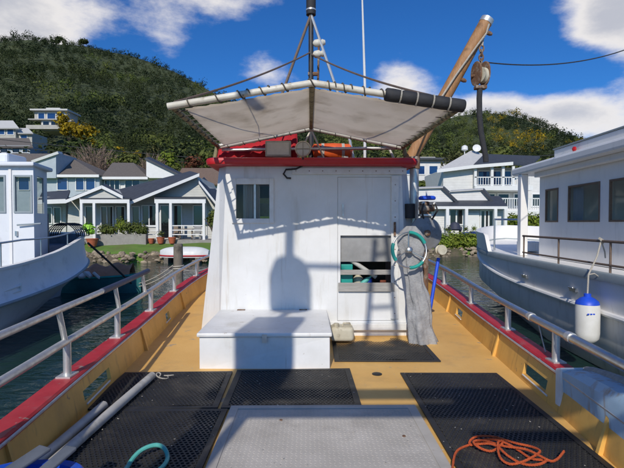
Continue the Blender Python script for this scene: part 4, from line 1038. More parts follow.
mb = MB(); mb.box(WX - 1.2, WX + 1.2, 7.4, 7.44, zb + .06, 2.1).box(WX - 1.2, WX + 1.2, WY + .08, 7.4, zb + .02, zb + .05); mb.build('bulkhead', 'interior', wh)
MB().box(wn0[1] - .14, wn0[1] - .02, WY + .16, WY + .17, wn0[2] + .03, wn0[2] + .2).build('paper_notice', 'old_plastic', wh)
# conduit and lamp cable under the roof
mb = MB(); mb.tube([P(303, 158, 5.72), P(302, 166, 5.86), P(296, 169, 5.87), P(286, 169.5, 5.87), P(283.5, 174, 5.87), P(287, 178, 5.875), P(291, 178.2, 5.875)], .012, 6)
mb.build('lamp_cable', 'rope_dark', wh, smooth=True, fix=False)
# objects inside the door hatch
def gear(name, label, cat, mb, m_, **k): return mb.build(name, m_, label=label, cat=cat, **k)
gear('crate', 'teal plastic crate just inside the door hatch', 'crate', MB().box(do[0] + .01, do[0] + .17, WY + .09, WY + .45, Z(290, WY), Z(265, WY)), 'teal_plastic', bevel=.01)
gear('shelf', 'dark shelf inside the door hatch', 'shelf', MB().box(do[0] - .05, do[1] + .03, WY + .07, WY + .7, Z(296, WY), Z(292.5, WY)), 'interior')
gear('pipe', 'grey pipe leaning diagonally inside the door hatch', 'pipe', MB().tube([P(342, 254, WY + .09), P(376, 277, WY + .12)], .03, 10), 'pvc_pipe', smooth=True)
gear('bottle', 'green bottle lying inside the door hatch', 'bottle', MB().lathe([(.012, 0), (.03, .03), (.032, .18), (.015, .22), (.014, .26)], P(357, 288, WY + .1), (.75, .1, .6), 12), 'teal_hose', smooth=True)
gear('jug', 'white plastic jug inside the door hatch', 'jug', MB().lathe([(.05, 0), (.075, .02), (.075, .14), (.03, .19), (.03, .22)], P(358, 289, WY + .22), n=14), 'old_plastic', smooth=True)
gear('tin', 'blue tin inside the door hatch', 'tin', MB().lathe([(.05, 0), (.055, .005), (.055, .14), (.05, .145)], P(368, 289, WY + .16), n=14), 'blue_plastic', smooth=True)
gear('tin', 'rusty orange tin at the right inside the door hatch', 'tin', MB().lathe([(.035, 0), (.04, .005), (.04, .12), (.036, .125)], P(383, 289.5, WY + .12), n=14), 'terracotta', smooth=True)
# ------------------------------------------------------------------ deck locker
lk = thing('deck_locker', 'low white painted deck locker against the wheelhouse', 'locker', (-.44, 5.3, DECK))
lx0, lx1, ly0, ly1 = -1.115, .245, 4.62, 5.895
MB().hexa([(lx0 + .01, ly0 + .03, DECK - .01), (lx1 - .01, ly0 + .0, DECK - .01), (lx1 - .01, ly1, DECK), (lx0 + .01, ly1, DECK), (lx0 + .01, ly0 + .03, 1.182), (lx1 - .01, ly0 + .03, 1.182), (lx1 - .01, ly1, 1.182), (lx0 + .01, ly1, 1.182)]).build('body', 'box_paint', lk, bevel=.008)
MB().box(lx0 - .012, lx1 + .012, ly0, ly1 - .002, 1.185, 1.226).build('lid', 'box_paint', lk, bevel=.012)
for xx in (-.85, -.05): MB().box(xx - .05, xx + .05, ly1 - .06, ly1 - .012, 1.2262, 1.233).build('hinge', 'rusty', lk)
MB().box(-.46, -.41, ly0 - .006, ly0 - .0005, 1.13, 1.215).build('hasp', 'galvanised', lk)
# jerry can beside the door
jc = thing('jerry_can', 'yellowed white plastic jerry can lying beside the locker', 'jerry can', (.44, 5.6, DECK + .02))
MB().box(.29, .575, 5.5, 5.74, DECK + .05, DECK + .23).build('body', 'old_plastic', jc, bevel=.045, segs=4)
MB().lathe([(.035, 0), (.035, .04), (.028, .045)], (.36, 5.56, DECK + .225), n=12).build('cap', 'old_plastic', jc, smooth=True)
MB().tube([(.44, 5.6, DECK + .22), (.45, 5.6, DECK + .262), (.53, 5.6, DECK + .262), (.545, 5.6, DECK + .22)], .011, 6).build('handle', 'old_plastic', jc, smooth=True, fix=False)

# ------------------------------------------------------------------ rubber mats: honeycomb with open cells
def hex_mat(name, label, x0, x1, y0, y1, z, pitch=.034, rim=.03, th=.012, yaw=0, curl=0):
    """one sheet of rubber, perforated with hexagonal holes"""
    vs = []; fs = []
    dx, dy = pitch, pitch * math.sqrt(3) / 2; r_h = pitch * .42; r_c = pitch / math.sqrt(3)
    nx = int((x1 - x0 - 2 * rim) / dx); ny = int((y1 - y0 - 2 * rim) / dy)
    gx0 = (x0 + x1) / 2 - nx * dx / 2; gy0 = (y0 + y1) / 2 - ny * dy / 2
    cs = [(math.cos(R(30 + 60 * k)), math.sin(R(30 + 60 * k))) for k in range(6)]
    for j in range(ny):
        for i in range(nx - (j % 2)):
            cx = gx0 + dx * (i + .5 + (.5 if j % 2 else 0)); cy = gy0 + dy * (j + .5); o = len(vs)
            for c, s in cs: vs.append((cx + c * r_c, cy + s * r_c, z + th))
            for c, s in cs: vs.append((cx + c * r_h * .88, cy + s * r_h * .88, z + th))
            for c, s in cs: vs.append((cx + c * r_h * .8, cy + s * r_h * .8, z + .001))
            for k in range(6):
                k2 = (k + 1) % 6
                fs.append((o + k, o + k2, o + 6 + k2, o + 6 + k)); fs.append((o + 6 + k, o + 6 + k2, o + 12 + k2, o + 12 + k))
    m_ = MB(); m_.v = vs; m_.f = fs
    a, b_ = rim + .003, rim + .003
    m_.box(x0, x1, y0, gy0 + dy * .1, z, z + th * 1.05); m_.box(x0, x1, gy0 + ny * dy - dy * .1, y1, z, z + th * 1.05)
    m_.box(x0, gx0 + dx * .3, gy0 + dy * .1, gy0 + ny * dy - dy * .1, z, z + th * 1.04); m_.box(gx0 + nx * dx - dx * .3, x1, gy0 + dy * .1, gy0 + ny * dy - dy * .1, z, z + th * 1.04)
    if yaw or curl:
        cx, cy = (x0 + x1) / 2, (y0 + y1) / 2; ca, sa = math.cos(yaw), math.sin(yaw)
        m_.v = [(cx + (p[0] - cx) * ca - (p[1] - cy) * sa, cy + (p[0] - cx) * sa + (p[1] - cy) * ca, p[2]) for p in m_.v]
    q = rnd.uniform(0, 50)                                  # worn sheets never lie quite flat or straight
    m_.v = [(p[0] + .010 * noise.noise(Vector((q, p[1] * 3, 0))), p[1] + .010 * noise.noise(Vector((p[0] * 3, q, 1))), p[2] + .010 * max(0, noise.noise(Vector((p[0] * 4, p[1] * 4, q))))) for p in m_.v]
    return m_.build(name, 'rubber', label=label, cat='mat', group='perforated rubber mats on the deck', fix=False)
zmt = DECK + .004
hex_mat('rubber_mat', 'black perforated rubber mat in front of the wheelhouse door', .30, 1.44, 4.84, 5.82, zmt + .006, yaw=R(-1))
hex_mat('rubber_mat', 'black perforated rubber mat between locker and metal hatch plate', -.70, .44, 3.645, 4.58, zmt, yaw=R(1.2))
hex_mat('rubber_mat', 'black perforated rubber mat at the left under the upper end of the long pipe', -1.80, -.735, 3.625, 4.52, zmt, yaw=R(1.2))
hex_mat('rubber_mat', 'black perforated rubber mat at the lower left beside the blue tub', -1.62, -.635, 2.05, 3.61, zmt)
hex_mat('rubber_mat', 'black perforated rubber mat along the right bulwark under the orange rope', .915, 1.865, 2.1, 4.46, zmt, yaw=R(-.6))

# ------------------------------------------------------------------ tread plate hatch
hp = thing('hatch_plate', 'grey metal tread plate hatch in the middle of the deck', 'hatch', (.13, 2.9, DECK))
MB().box(-.61, .87, 2.0, 3.63, DECK + .003, DECK + .028).build('plate', 'tread_plate', hp, bevel=.005)
mb = MB(); mb.box(-.61, -.545, 2.0, 3.63, DECK + .0285, DECK + .034).box(.80, .87, 2.0, 3.63, DECK + .0285, DECK + .034).box(-.545, .80, 3.57, 3.63, DECK + .0285, DECK + .034)
mb.build('frame', 'tread_plate', hp, bevel=.002)
mb = MB(); k = 0
for j, y in enumerate(arange(2.03, 3.54, .03)):
    for i, x in enumerate(arange(-.52, .775, .03)):
        a = R(45) if (i + j) % 2 else R(-45); u = Vector((math.cos(a), math.sin(a), 0)); w = Vector((-u.y, u.x, 0)); c = Vector((x, y, DECK + .0281))
        mb.add([c - u * .0125, c - w * .0042, c + u * .0125, c + w * .0042, c - u * .006 + Vector((0, 0, .0018)), c + u * .006 + Vector((0, 0, .0018))],
               [(0, 1, 4), (1, 5, 4), (1, 2, 5), (2, 3, 5), (3, 4, 5), (3, 0, 4)])
mb.build('tread_pattern', 'tread_plate', hp, kind='stuff', fix=False)
for px, py in ((404, 436), (281, 420)):
    p = G(px, py, DECK + .03); MB().lathe([(.012, -.002), (.012, .003), (.008, .005)], p, n=10).build('bolt', 'rusty', hp)
p = G(377, 374.5, DECK); MB().lathe([(.05, 0), (.05, .008), (.04, .012), (.0, .012)], p, n=16).build('deck_filler_cap', 'rubber', boat, smooth=True)

# ------------------------------------------------------------------ loose gear on deck
MB().tube([(-1.47, 4.30, DECK + .052), (-1.50, 3.6, DECK + .052), (-1.55, 2.3, DECK + .055)], .036, 14).build('pipe', 'pvc_pipe', smooth=True, label='long pale grey pipe lying on the left mats', cat='pipe')
MB().tube([(-1.625, 3.62, DECK + .045), (-1.64, 2.9, DECK + .045), (-1.62, 2.3, DECK + .05)], .034, 14).build('pipe', 'pvc_pipe', smooth=True, label='short grey pipe lying along the left bulwark', cat='pipe')
mb = MB(); c = Vector((-1.44, 4.32, DECK + .06)); mb.tube([c + Vector((.035 * math.cos(t) + t * .012, .03 * math.sin(t) * 1.4, .035 * math.sin(t * .7) * .6 - .02)) for t in arange(0, 12, .4)], .006, 5)
mb.build('cord', 'rope_white', label='thin pale cord knotted round the end of the long pipe', cat='cord', fix=False)
# blue tub
tub = thing('tub', 'bright blue plastic tub at the lower left corner', 'tub', (-1.29, 1.93, DECK))
mb = MB(); rings = []
def oval(rx, ry, z, n=36): return [(-1.29 + rx * math.copysign(abs(math.cos(2 * math.pi * k / n)) ** .7, math.cos(2 * math.pi * k / n)), 1.95 + ry * math.copysign(abs(math.sin(2 * math.pi * k / n)) ** .7, math.sin(2 * math.pi * k / n)), z) for k in range(n)]
mb.loft([oval(.2, .22, DECK + .0), oval(.235, .26, DECK + .30), oval(.265, .29, DECK + .31), oval(.268, .292, DECK + .325), oval(.26, .285, DECK + .332), oval(.23, .255, DECK + .325), oval(.195, .22, DECK + .02)], close=True, caps=True)
mb.build('body', 'blue_plastic', tub, smooth=True)
for i, (a, b_) in enumerate((((-1.42, 1.98), (-1.30, 2.25)), ((-1.22, 2.0), (-1.15, 2.21)))):
    z = DECK + .345 + .02 * i; a3, b3 = Vector((*a, z - .02)), Vector((*b_, z + .03)); d = (b3 - a3).normalized(); w = d.cross(Vector((0, 0, 1))).normalized() * (.042 - .008 * i)
    u = Vector((0, 0, .018))
    MB().hexa([a3 - w, a3 + w, b3 + w, b3 - w, a3 - w + u, a3 + w + u, b3 + w + u, b3 - w + u]).build('paddle', 'grey_plastic', label=('wide grey plastic paddle laid over the blue tub' if i == 0 else 'shorter grey plastic paddle at the right of the blue tub'), cat='paddle', bevel=.006)
# teal hose
pts = [(-1.12, 2.3), (-1.07, 2.55), (-1.08, 2.72), (-1.05, 2.82), (-.98, 2.875), (-.92, 2.88), (-.875, 2.83), (-.865, 2.73), (-.9, 2.6), (-.93, 2.4), (-.9, 2.2)]
fx = smoothcurve([(i, p[0]) for i, p in enumerate(pts)]); fy = smoothcurve([(i, p[1]) for i, p in enumerate(pts)])
MB().tube([(fx(t), fy(t), DECK + .035 + (.05 if 2 < t < 6 else .0) * math.sin((t - 2) / 4 * math.pi)) for t in arange(0, 10, .25)], .0135, 8).build('hose', 'teal_hose', smooth=True, fix=False, label='teal hose looping on the left mat beside the tub', cat='hose')
# orange rope coil
mb = MB(); pts = []
ctrl = [(452, 475), (455, 458), (462, 449), (472, 444), (488, 442), (505, 446), (520, 452), (533, 460), (546, 464), (541, 467), (525, 465), (508, 458), (496, 450), (484, 446), (470, 445.5), (474, 441), (492, 441), (512, 444), (530, 448), (540, 456), (530, 463), (512, 466), (500, 460), (498, 448), (503, 446), (492, 453), (478, 451), (474, 447), (486, 444), (506, 449), (526, 455), (548, 466), (556, 463), (564, 455)]
g3 = [G(a, b_, DECK + .03) for a, b_ in ctrl]
fx = smoothcurve([(i, p.x) for i, p in enumerate(g3)]); fy = smoothcurve([(i, p.y) for i, p in enumerate(g3)])
mb = strands([(fx(t), fy(t), DECK + .028 + .012 * (math.sin(t * 1.7) + 1) + .0006 * t) for t in arange(0, len(g3) - 1, .06)], .0078, .045)
mb.build('rope', 'rope_orange', smooth=True, fix=False, label='orange rope in a loose coil on the right mat', cat='rope')

# flecks of dried bait and paint lying about the deck
mb = MB()
for i in range(220):
    x_, y_ = rnd.uniform(-1.6, 1.75), rnd.uniform(2.5, 4.8); r_ = rnd.uniform(.002, .006); z_ = DECK + (.020 if y_ < 4.5 else .004); a_ = rnd.uniform(0, 6)
    if -.62 < x_ < .88 and y_ < 3.65: z_ = DECK + .0345
    mb.add([(x_ + r_ * math.cos(a_ + k * 1.57) * (1.8 if k % 2 else 1), y_ + r_ * math.sin(a_ + k * 1.57) * (1.8 if k % 2 else 1), z_ + .001 * k) for k in range(4)], [(0, 1, 2, 3)])
mb.build('deck_flecks', 'rope_white', kind='stuff', fix=False, label='pale flecks of dirt scattered over mats and deck')
# right quarter: pale blue panel with padded edge
q0 = 3.55
mb = MB(); rings = []
for y in arange(1.2, q0, .12):
    c = BX + hw(y); z = dk(y) + BH + .037; t = min(1, (q0 - y) / .55) ** .6; hgt = .02 + .09 * t
    rings.append([(c - .075, y, z - .30), (c - .10, y, z + hgt * .5), (c - .06, y, z + hgt), (c + .10, y, z + hgt), (c + .14, y, z + hgt * .4), (c + .12, y, z - .02)])
mb.loft(rings); mb.build('quarter_panel', 'hull_blue', boat, smooth=True, fix=False)
c = BX + hw(q0); z = dk(q0) + BH + .037
MB().hexa([(c - .115, q0 - .03, z - .27), (c + .13, q0 - .03, z - .005), (c + .13, q0 + .05, z - .005), (c - .115, q0 + .05, z - .27), (c - .115, q0 - .03, z + .05), (c + .13, q0 - .03, z + .05), (c + .13, q0 + .05, z + .02), (c - .115, q0 + .05, z + .02)]).build('panel_end', 'trim_white', boat, bevel=.01)
mb = MB(); mb.tube([(BX + hw(y) + .10, y, dk(y) + BH + .037 + .10 * min(1, (q0 - y) / .5) ** .6) for y in arange(1.2, q0 - .02, .1)], .04, 10)
mb.build('padded_edge', 'weathered_slat', boat, smooth=True, fix=False)
dg = thing('inflatable_tender', 'dark navy inflatable tender tied outside the right bulwark', 'tender', (2.72, 2.6, .0))
mb = MB(); mb.tube([(2.62, 1.2, .62), (2.62, 2.6, .66), (2.66, 3.2, .72), (2.82, 3.55, .78), (3.06, 3.72, .8), (3.30, 3.55, .78), (3.44, 3.2, .72), (3.46, 2.6, .66), (3.46, 1.2, .62)], .2, 14); mb.build('tube', 'navy_cover', dg, smooth=True, fix=False)
MB().box(2.62, 3.46, 1.25, 3.3, .42, .5).build('floor', 'grey_plastic', dg)
MB().hexa([(2.7, 1.3, -.1), (3.4, 1.3, -.1), (3.1, 3.4, .1), (3.0, 3.4, .1), (2.6, 1.3, .45), (3.48, 1.3, .45), (3.3, 3.4, .5), (2.8, 3.4, .5)]).build('hull', 'grey_plastic', dg)

# ------------------------------------------------------------------ canopy over the deck
NY, FY = 4.1, 6.2
cl, cr_, ca_ = X(172, NY), X(461, NY), X(312, NY)
ze, zr_, za = Z(106, NY, 172), Z(106, NY, 461), Z(83, NY)
zeF, zrF, zaF = Z(147, FY), Z(147, FY), Z(128, FY)
fl, fr, fa = X(219, FY), X(402, FY), X(311, FY)
can = thing('canopy', 'pitched beige canvas canopy laced to a tube frame', 'canopy', (ca_, 5.2, zt + .1))
NL, NA, NR = Vector((cl, NY, ze)), Vector((ca_, NY, za)), Vector((cr_, NY, zr_))
FL, FA, FR = Vector((fl, FY, zeF)), Vector((fa, FY, zaF)), Vector((fr, FY, zrF))
def ctube(name, pts, r, m_, parent=can): return MB().tube(pts, r, 10).build(name, m_, parent, smooth=True, fix=False)
ctube('aft_tube', [NL + Vector((-.03, 0, -.004)), NA, NR + Vector((.03, 0, -.004))], .032, 'tube_cream')
ctube('forward_tube', [FL, FA, FR], .037, 'tube_cream')
ctube('ridge_tube', [NA + Vector((0, .03, -.01)), FA], .028, 'tube_lichen')
ctube('side_tube', [NL + Vector((0, .03, 0)), FL], .027, 'tube_lichen')
ctube('side_tube', [NR + Vector((0, .03, 0)), FR], .03, 'tube_lichen')
# cloth: sags a little between the tubes, its edges held off them by the lacing
for A, B_, C, D, s in ((NL, NA, FA, FL, -1), (NA, NR, FR, FA, 1)):
    mb = MB(); nu, nv = 24, 28
    u0, u1 = (.075, .995) if s < 0 else (.005, .955)
    for j in range(nv + 1):
        v = .05 + .90 * j / nv
        for i in range(nu + 1):
            u = u0 + (u1 - u0) * i / nu
            edge = .008 * math.sin(i * 2.1) if j in (0,) else 0
            p = A.lerp(B_, u).lerp(D.lerp(C, u), v + edge)
            sagz = .035 * math.sin(math.pi * min(1, max(0, u))) * math.sin(math.pi * v) + .006 * noise.noise(Vector((p.x * 4, p.y * 3, s)))
            mb.v.append((p.x, p.y, p.z - sagz - .012))
    mb.f = [(j * (nu + 1) + i, j * (nu + 1) + i + 1, (j + 1) * (nu + 1) + i + 1, (j + 1) * (nu + 1) + i) for j in range(nv) for i in range(nu)]
    cloth = mb.build('canvas', 'canvas', can, smooth='full', fix=False)
    so = cloth.modifiers.new('thickness', 'SOLIDIFY'); so.thickness = .003
def lash(p, along, r, parent, m_='lash_dark', turn=1.6, pitch=.045, tr=.0065):
    """cord wound round a tube at p"""
    along = Vector(along).normalized(); u = along.orthogonal().normalized(); w = along.cross(u); pts = []
    for t in arange(0, turn, .08): pts.append(Vector(p) + along * pitch * t + (u * math.cos(2 * math.pi * t) + w * math.sin(2 * math.pi * t)) * (r + .005))
    MB().tube(pts, tr, 5).build('lashing', m_, parent, smooth=True, fix=False)
for A, B_, n, hi in ((NL, NA, 6, 1.0), (NA, NR, 4, .48)):
    for i in range(n):
        lash(A.lerp(B_, (i + .7 + rnd.uniform(-.15, .15)) / n * hi), B_ - A, .034, can, 'lash_dark', 1.05 + rnd.uniform(0, .4), rnd.uniform(.05, .1))
def lace(A, D, B_, n, m_):
    """cords from the side tube to the cloth edge"""
    for i in range(n):
        t = (i + .6) / (n + .4); p = A.lerp(D, t); q = p + (B_ - A).normalized() * .105 + (D - A).normalized() * .05 - Vector((0, 0, .012))
        MB().tube([p + Vector((0, 0, .03)), p - Vector((0, 0, .028)), q], .0075, 5).build('lacing', m_, can, smooth=True, fix=False)
lace(NL, FL, NA, 11, 'lash_dark'); lace(NR, FR, NA, 9, 'lash_dark')
for i in range(6):
    t = (i + .5) / 6
    for A, B_ in ((FL, FA), (FA, FR)): lash(A.lerp(B_, t), B_ - A, .038, can, 'lash_dark', .9, .05, .005)
# black foam sleeves on the right half of the aft tube
dirn = (NR - NA)
for k in range(5):
    t0, t1 = .485 + k * .108, .485 + (k + 1) * .108 - .008
    a, b_ = NA + dirn * t0, NA + dirn * t1; m0 = a.lerp(b_, .5)
    MB().tube([a, a.lerp(b_, .08), m0, a.lerp(b_, .92), b_], [.048, .058, .060, .058, .048], 14).build('foam_sleeve', 'black_foam', can, smooth=True, fix=False)
    if k: lash(NA + dirn * (t0 - .006), dirn, .052, can, 'rope_white', 1.1, .004, .007)
# cord under the cloth
mb = MB(); mb.tube([P(243, 95, NY - .03), P(252, 112, 4.7), P(257, 122, 5.2), P(258, 132, 5.9)], .005, 5); mb.build('tie_cord', 'rope_dark', can, fix=False)
# uprights
for px0, py0, px1, py1, Y in ((217, 147, 210, 165, 6.2), (404, 146, 408, 165, 6.2)):
    a = P(px0, py0, Y); b_ = Vector((a.x + (-.04 if px0 < 300 else .03), Y, zt + .09)); ctube('upright', [a, b_], .028, 'tube_lichen')
ctube('tie_bar', [P(222, 150, 6.25), P(404, 148, 6.25)], .022, 'galvanised')
ctube('mast_strut', [P(311, 129, 6.22), Vector((X(296, 6.25), 6.25, zt + .09))], .013, 'tube_cream'); ctube('mast_strut', [P(311, 129, 6.22), Vector((X(326, 6.25), 6.25, zt + .09))], .013, 'tube_cream')

# ------------------------------------------------------------------ gear on the wheelhouse roof
RZ = zt + .1
mb = MB(); x0, x1 = X(219, 6.5), X(297, 6.5); rings = []
for i, x in enumerate(arange(x0, x1, .05)):
    t = (x - x0) / (x1 - x0); hh = .20 + .26 * t + .015 * math.sin(i * 1.7); e = .03 * math.sin(i * 2.3)
    rings.append([(x, 6.32 + e, RZ), (x, 6.33 + e, RZ + hh * .5), (x, 6.38, RZ + hh * .92), (x, 6.5, RZ + hh), (x, 6.9, RZ + hh), (x, 7.0, RZ + hh * .9), (x, 7.05, RZ)])
mb.loft(rings, close=True, caps=True); mb.build('covered_bundle', 'red_cloth', smooth='full', label='red covered bundle on the wheelhouse roof under the canopy', cat='cover')
fx0, fx1, fz0, fz1 = X(265.5, 6.0), X(291, 6.0), Z(157, 6.0), Z(141, 6.0)
fl_ = thing('floodlight', 'grey square floodlight on the wheelhouse roof', 'lamp', ((fx0 + fx1) / 2, 6.05, RZ))
MB().box(fx0, fx1, 5.98, 6.1, fz0, fz1).build('housing', 'lamp_grey', fl_, bevel=.012)
MB().box(fx0 + .025, fx1 - .025, 5.972, 5.982, fz0 + .025, fz1 - .025).build('lens', 'lamp_glass', fl_)
mb = MB(); mb.box(fx0 + .1, fx1 - .1, 6.02, 6.06, RZ - .01, fz0 + .001).box(fx0 + .06, fx1 - .06, 6.0, 6.08, RZ - .01, RZ + .012); mb.build('bracket', 'lamp_grey', fl_)
c = P(303, 149, 5.95); rl = thing('deck_lamp', 'small round white lamp in the middle of the roof edge', 'lamp', (c.x, c.y, RZ))
MB().lathe([(.06, .08), (.10, .03), (.105, -.01), (.092, -.02), (.088, -.008)], c, (0, 1, .0), 20).build('housing', 'tube_cream', rl, smooth=True)
MB().lathe([(.088, -.012), (.06, -.02), (.0, -.024)], c, (0, 1, 0), 20).build('lens', 'lamp_glass', rl, smooth=True)
mb = MB()
for a in (0, 90): d = Vector((math.cos(R(a)), 0, math.sin(R(a)))) * .095; mb.tube([c - d + Vector((0, -.028, 0)), c + d + Vector((0, -.028, 0))], .005, 5)
mb.build('guard', 'lamp_grey', rl)
MB().tube([c + Vector((0, .05, -.09)), (c.x, c.y + .06, RZ - .005)], .018, 8).build('stem', 'lamp_grey', rl)
c = Vector((X(333, 6.6), 6.6, Z(152, 6.6))); lb = thing('life_float', 'orange life float strapped on the wheelhouse roof', 'life float', (c.x, c.y, RZ))
mb = MB(); mb.tube([c + Vector((-.30, 0, -.01)), c + Vector((-.27, 0, 0)), c + Vector((.0, 0, .01)), c + Vector((.24, 0, 0)), c + Vector((.28, 0, -.01))], [.06, .115, .12, .115, .06], 16); mb.build('body', 'orange_plastic', lb, smooth=True, fix=False)
for d in (-.15, .14): mb = MB(); mb.tube([c + Vector((d - .02, 0, .003)), c + Vector((d + .02, 0, .003))], .123, 16); mb.build('strap', 'rope_white', lb, smooth=True)
for d in (-.2, .18): MB().box(c.x + d - .03, c.x + d + .03, 6.5, 6.7, RZ - .01, c.z - .07).build('chock', 'weathered_slat', lb)
c = Vector((X(378, 6.5), 6.5, RZ + .05)); mb = MB()
mb.tube([(c.x - .25 + .5 * t, c.y + .1 * math.sin(t * 9), RZ + .035 + .04 * abs(math.sin(t * 7))) for t in arange(0, 1, .04)], .03, 8); mb.build('bundled_line', 'rope_white', smooth=True, fix=False, label='bundle of whitish line on the roof right of the life float', cat='line')
MB().tube([Vector((X(396, 6.4), 6.4, RZ + .0)), P(388, 146, 6.4)], .016, 8).build('roof_stay', 'tube_cream', can, smooth=True)

# ------------------------------------------------------------------ mast, stays and antenna
MYY = 6.6
def mp(px, py): return P(px, py, MYY)
mast = thing('mast', 'black mast with tripod legs rising behind the canopy', 'mast', (mp(311, 165).x, MYY, RZ))
mx = mp(311, 90).x
MB().tube([(mx, MYY, RZ), (mx + .0, MYY, Z(13, MYY)), (mx, MYY, Z(-60, MYY))], .036, 12).build('pole', 'black_paint', mast, smooth=True)
MB().tube([(mx, MYY, Z(15, MYY)), (mx, MYY, Z(-60, MYY))], .07, 14).build('sleeve', 'black_foam', mast, smooth=True)
MB().tube([(mx, MYY, Z(11, MYY)), (mx, MYY, Z(9.6, MYY))], .0725, 14).build('band', 'galvanised', mast, smooth=True)
for px, m_ in ((277, 'wire'), (343, 'galvanised')):
    MB().tube([(mx, MYY - .02, Z(15, MYY)), (X(px, MYY), MYY - .05, Z(110, MYY)), (X(px, MYY) + (X(px, MYY) - mx) * .35, MYY - .05, RZ)], .02, 8).build('leg', m_, mast, smooth=True)
for py, a in ((43, 319), (54, 319)):
    c = mp(a, py); MB().lathe([(.02, -.09), (.05, -.06), (.055, 0), (.035, .03), (.05, .05), (.03, .09)], c, (1, 0, .12), 12).build('insulator', 'tube_cream', mast, smooth=True)
MB().tube([mp(319, 38), mp(318, 82)], .016, 8).build('bracket', 'rusty', mast, smooth=True)
MB().tube([mp(308, 74), mp(318, 74)], .03, 8).build('clamp', 'rusty', mast, smooth=True)
for a, b_, lab in ((mp(311, 52), NL + Vector((.03, 0, .035)), 'rusty wire stay from mast to the left canopy corner'), (mp(311, 54), NR + Vector((-.28, .02, .10)), 'rusty wire stay from mast to the right canopy edge')):
    MB().tube(sag(a, b_, .05), .011, 6).build('wire_stay', 'wire', label=lab, cat='wire', group='mast stays', fix=False)
a = P(365, 90, 6.8); MB().tube([(a.x, 6.8, RZ), (a.x - .0, 6.8, a.z), P(362, -10, 6.8)], [.022, .02, .012], 8).build('whip_antenna', 'dinghy_white', smooth=True, label='thin white whip antenna right of the mast', cat='antenna')

# ------------------------------------------------------------------ wooden boom with its block
BYY = 6.15
b0, b1 = P(411, 158, BYY + .05), P(487, 20, BYY)
b0 = b1 + (b0 - b1) * 1.02
boom = thing('boom', 'brown wooden derrick boom slanting up to the right of the canopy', 'boom', tuple(b0))
MB().tube([b0, b0.lerp(b1, .3), b0.lerp(b1, .7), b1], [.082, .088, .088, .084], 16).build('spar', 'wood_boom', boom, smooth=True)
MB().tube([b1 - (b1 - b0).normalized() * .05, b1 + (b1 - b0).normalized() * .015], .089, 16).build('end_cap', 'galvanised', boom, smooth=True)
for t in (.60, .93):
    c = b0.lerp(b1, t) + Vector((.09, -.02, -.05)); MB().lathe([(.02, -.04), (.028, -.01), (.028, .02), (.015, .05)], c, (1, 0, -.4), 10).build('eye_bolt', 'rusty', boom, smooth=True)
pp = thing('boom_post', 'grey steel post beside the wheelhouse carrying the boom', 'post', (X(414, 6.1), 6.1, DECK))
x = X(414, 6.12); MB().tube([(x, 6.12, dk(6.1)), (x, 6.12, b0.z - .0)], .06, 14).build('pole', 'galvanised', pp, smooth=True)
MB().box(x - .14, x + .14, 6.0, 6.24, dk(6.1) - .005, dk(6.1) + .02).build('foot', 'galvanised', pp)
MB().tube([(x, 6.12, b0.z - .12), (x, 6.12, b0.z + .04)], .075, 14).build('collar', 'rusty', pp, smooth=True)
c = P(480.5, 75, BYY - .05)
bk = thing('pulley_block', 'big rusty pulley block hanging from the boom end', 'pulley block', tuple(c))
k = BYY / F
for s in (-1, 1):
    mb = MB(); pts = []
    for a in arange(0, 360, 20)[:-1]:
        ca, sa = math.cos(R(a)), math.sin(R(a)); pts.append(c + Vector((s * .045 + ca * .06 * .55, -.10 * ca, .15 * sa + (.03 if sa > 0 else 0))))
    mb.prism(pts, (s * .022, 0, 0)); mb.build('cheek', 'rusty', bk, bevel=.006)
MB().lathe([(.05, -.036), (.105, -.034), (.09, -.012), (.09, .012), (.105, .034), (.05, .036)], c + Vector((0, -.02, -.01)), (1, .55, 0), 20).build('sheave', 'old_plastic', bk, smooth=True)
MB().tube([c + Vector((-.1, .05, 0)), c + Vector((.1, -.06, 0))], .02, 8).build('pin', 'rusty', bk, smooth=True)
MB().box(c.x - .075, c.x + .075, c.y - .05, c.y + .05, c.z - .19, c.z - .145).build('strap', 'rusty', bk, bevel=.008)
for j, py in enumerate((62, 57.5, 53, 48.5)):
    q = P(481 + .2 * j, py, BYY - .05); pts = []
    for t in arange(0, 6.283, .45)[:-1]: pts.append(q + (Vector((.028 * math.cos(t), 0, .045 * math.sin(t))) if j % 2 else Vector((0, .028 * math.cos(t), .045 * math.sin(t)))))
    MB().tube(pts, .011, 6, closed=True).build('shackle', 'rusty', bk, smooth=True, fix=False)
q = P(482, 46, BYY - .05); MB().tube([q, q.lerp(b1, .5) + Vector((0, 0, .04)), b1 - Vector((0, 0, .06))], .014, 6).build('lashing', 'rope_white', bk, smooth=True, fix=False)
pts = [c + Vector((-.01, -.01, -.16))] + [P(px, py, BYY - .05) for px, py in ((479.3, 98), (479.5, 115), (481, 132), (483.5, 146), (485.5, 156), (486, 162))]
MB().tube(pts, .036, 10).build('hanging_hose', 'rope_dark', smooth=True, fix=False, label='thick black rope hanging down from the pulley block', cat='rope')
e = P(640, 44, 8.0); MB().tube(sag(c + Vector((.05, 0, .17)), e, .16, 20), .009, 6).build('wire_stay', 'rope_dark', smooth=True, fix=False, label='dark wire running right from the pulley block across the sky', cat='wire')
pts = [P(489, 24, BYY - .1), P(486.5, 33, BYY - .1), P(476, 47, BYY - .1), P(456, 75, BYY - .1), P(439, 101, BYY - .1), Vector((cr_ - .1, 5.6, zr_ + .02))]
MB().tube(pts, .012, 6).build('halyard', 'rope_white', smooth=True, fix=False, label='pale cord running along the wooden boom to the canopy', cat='cord')

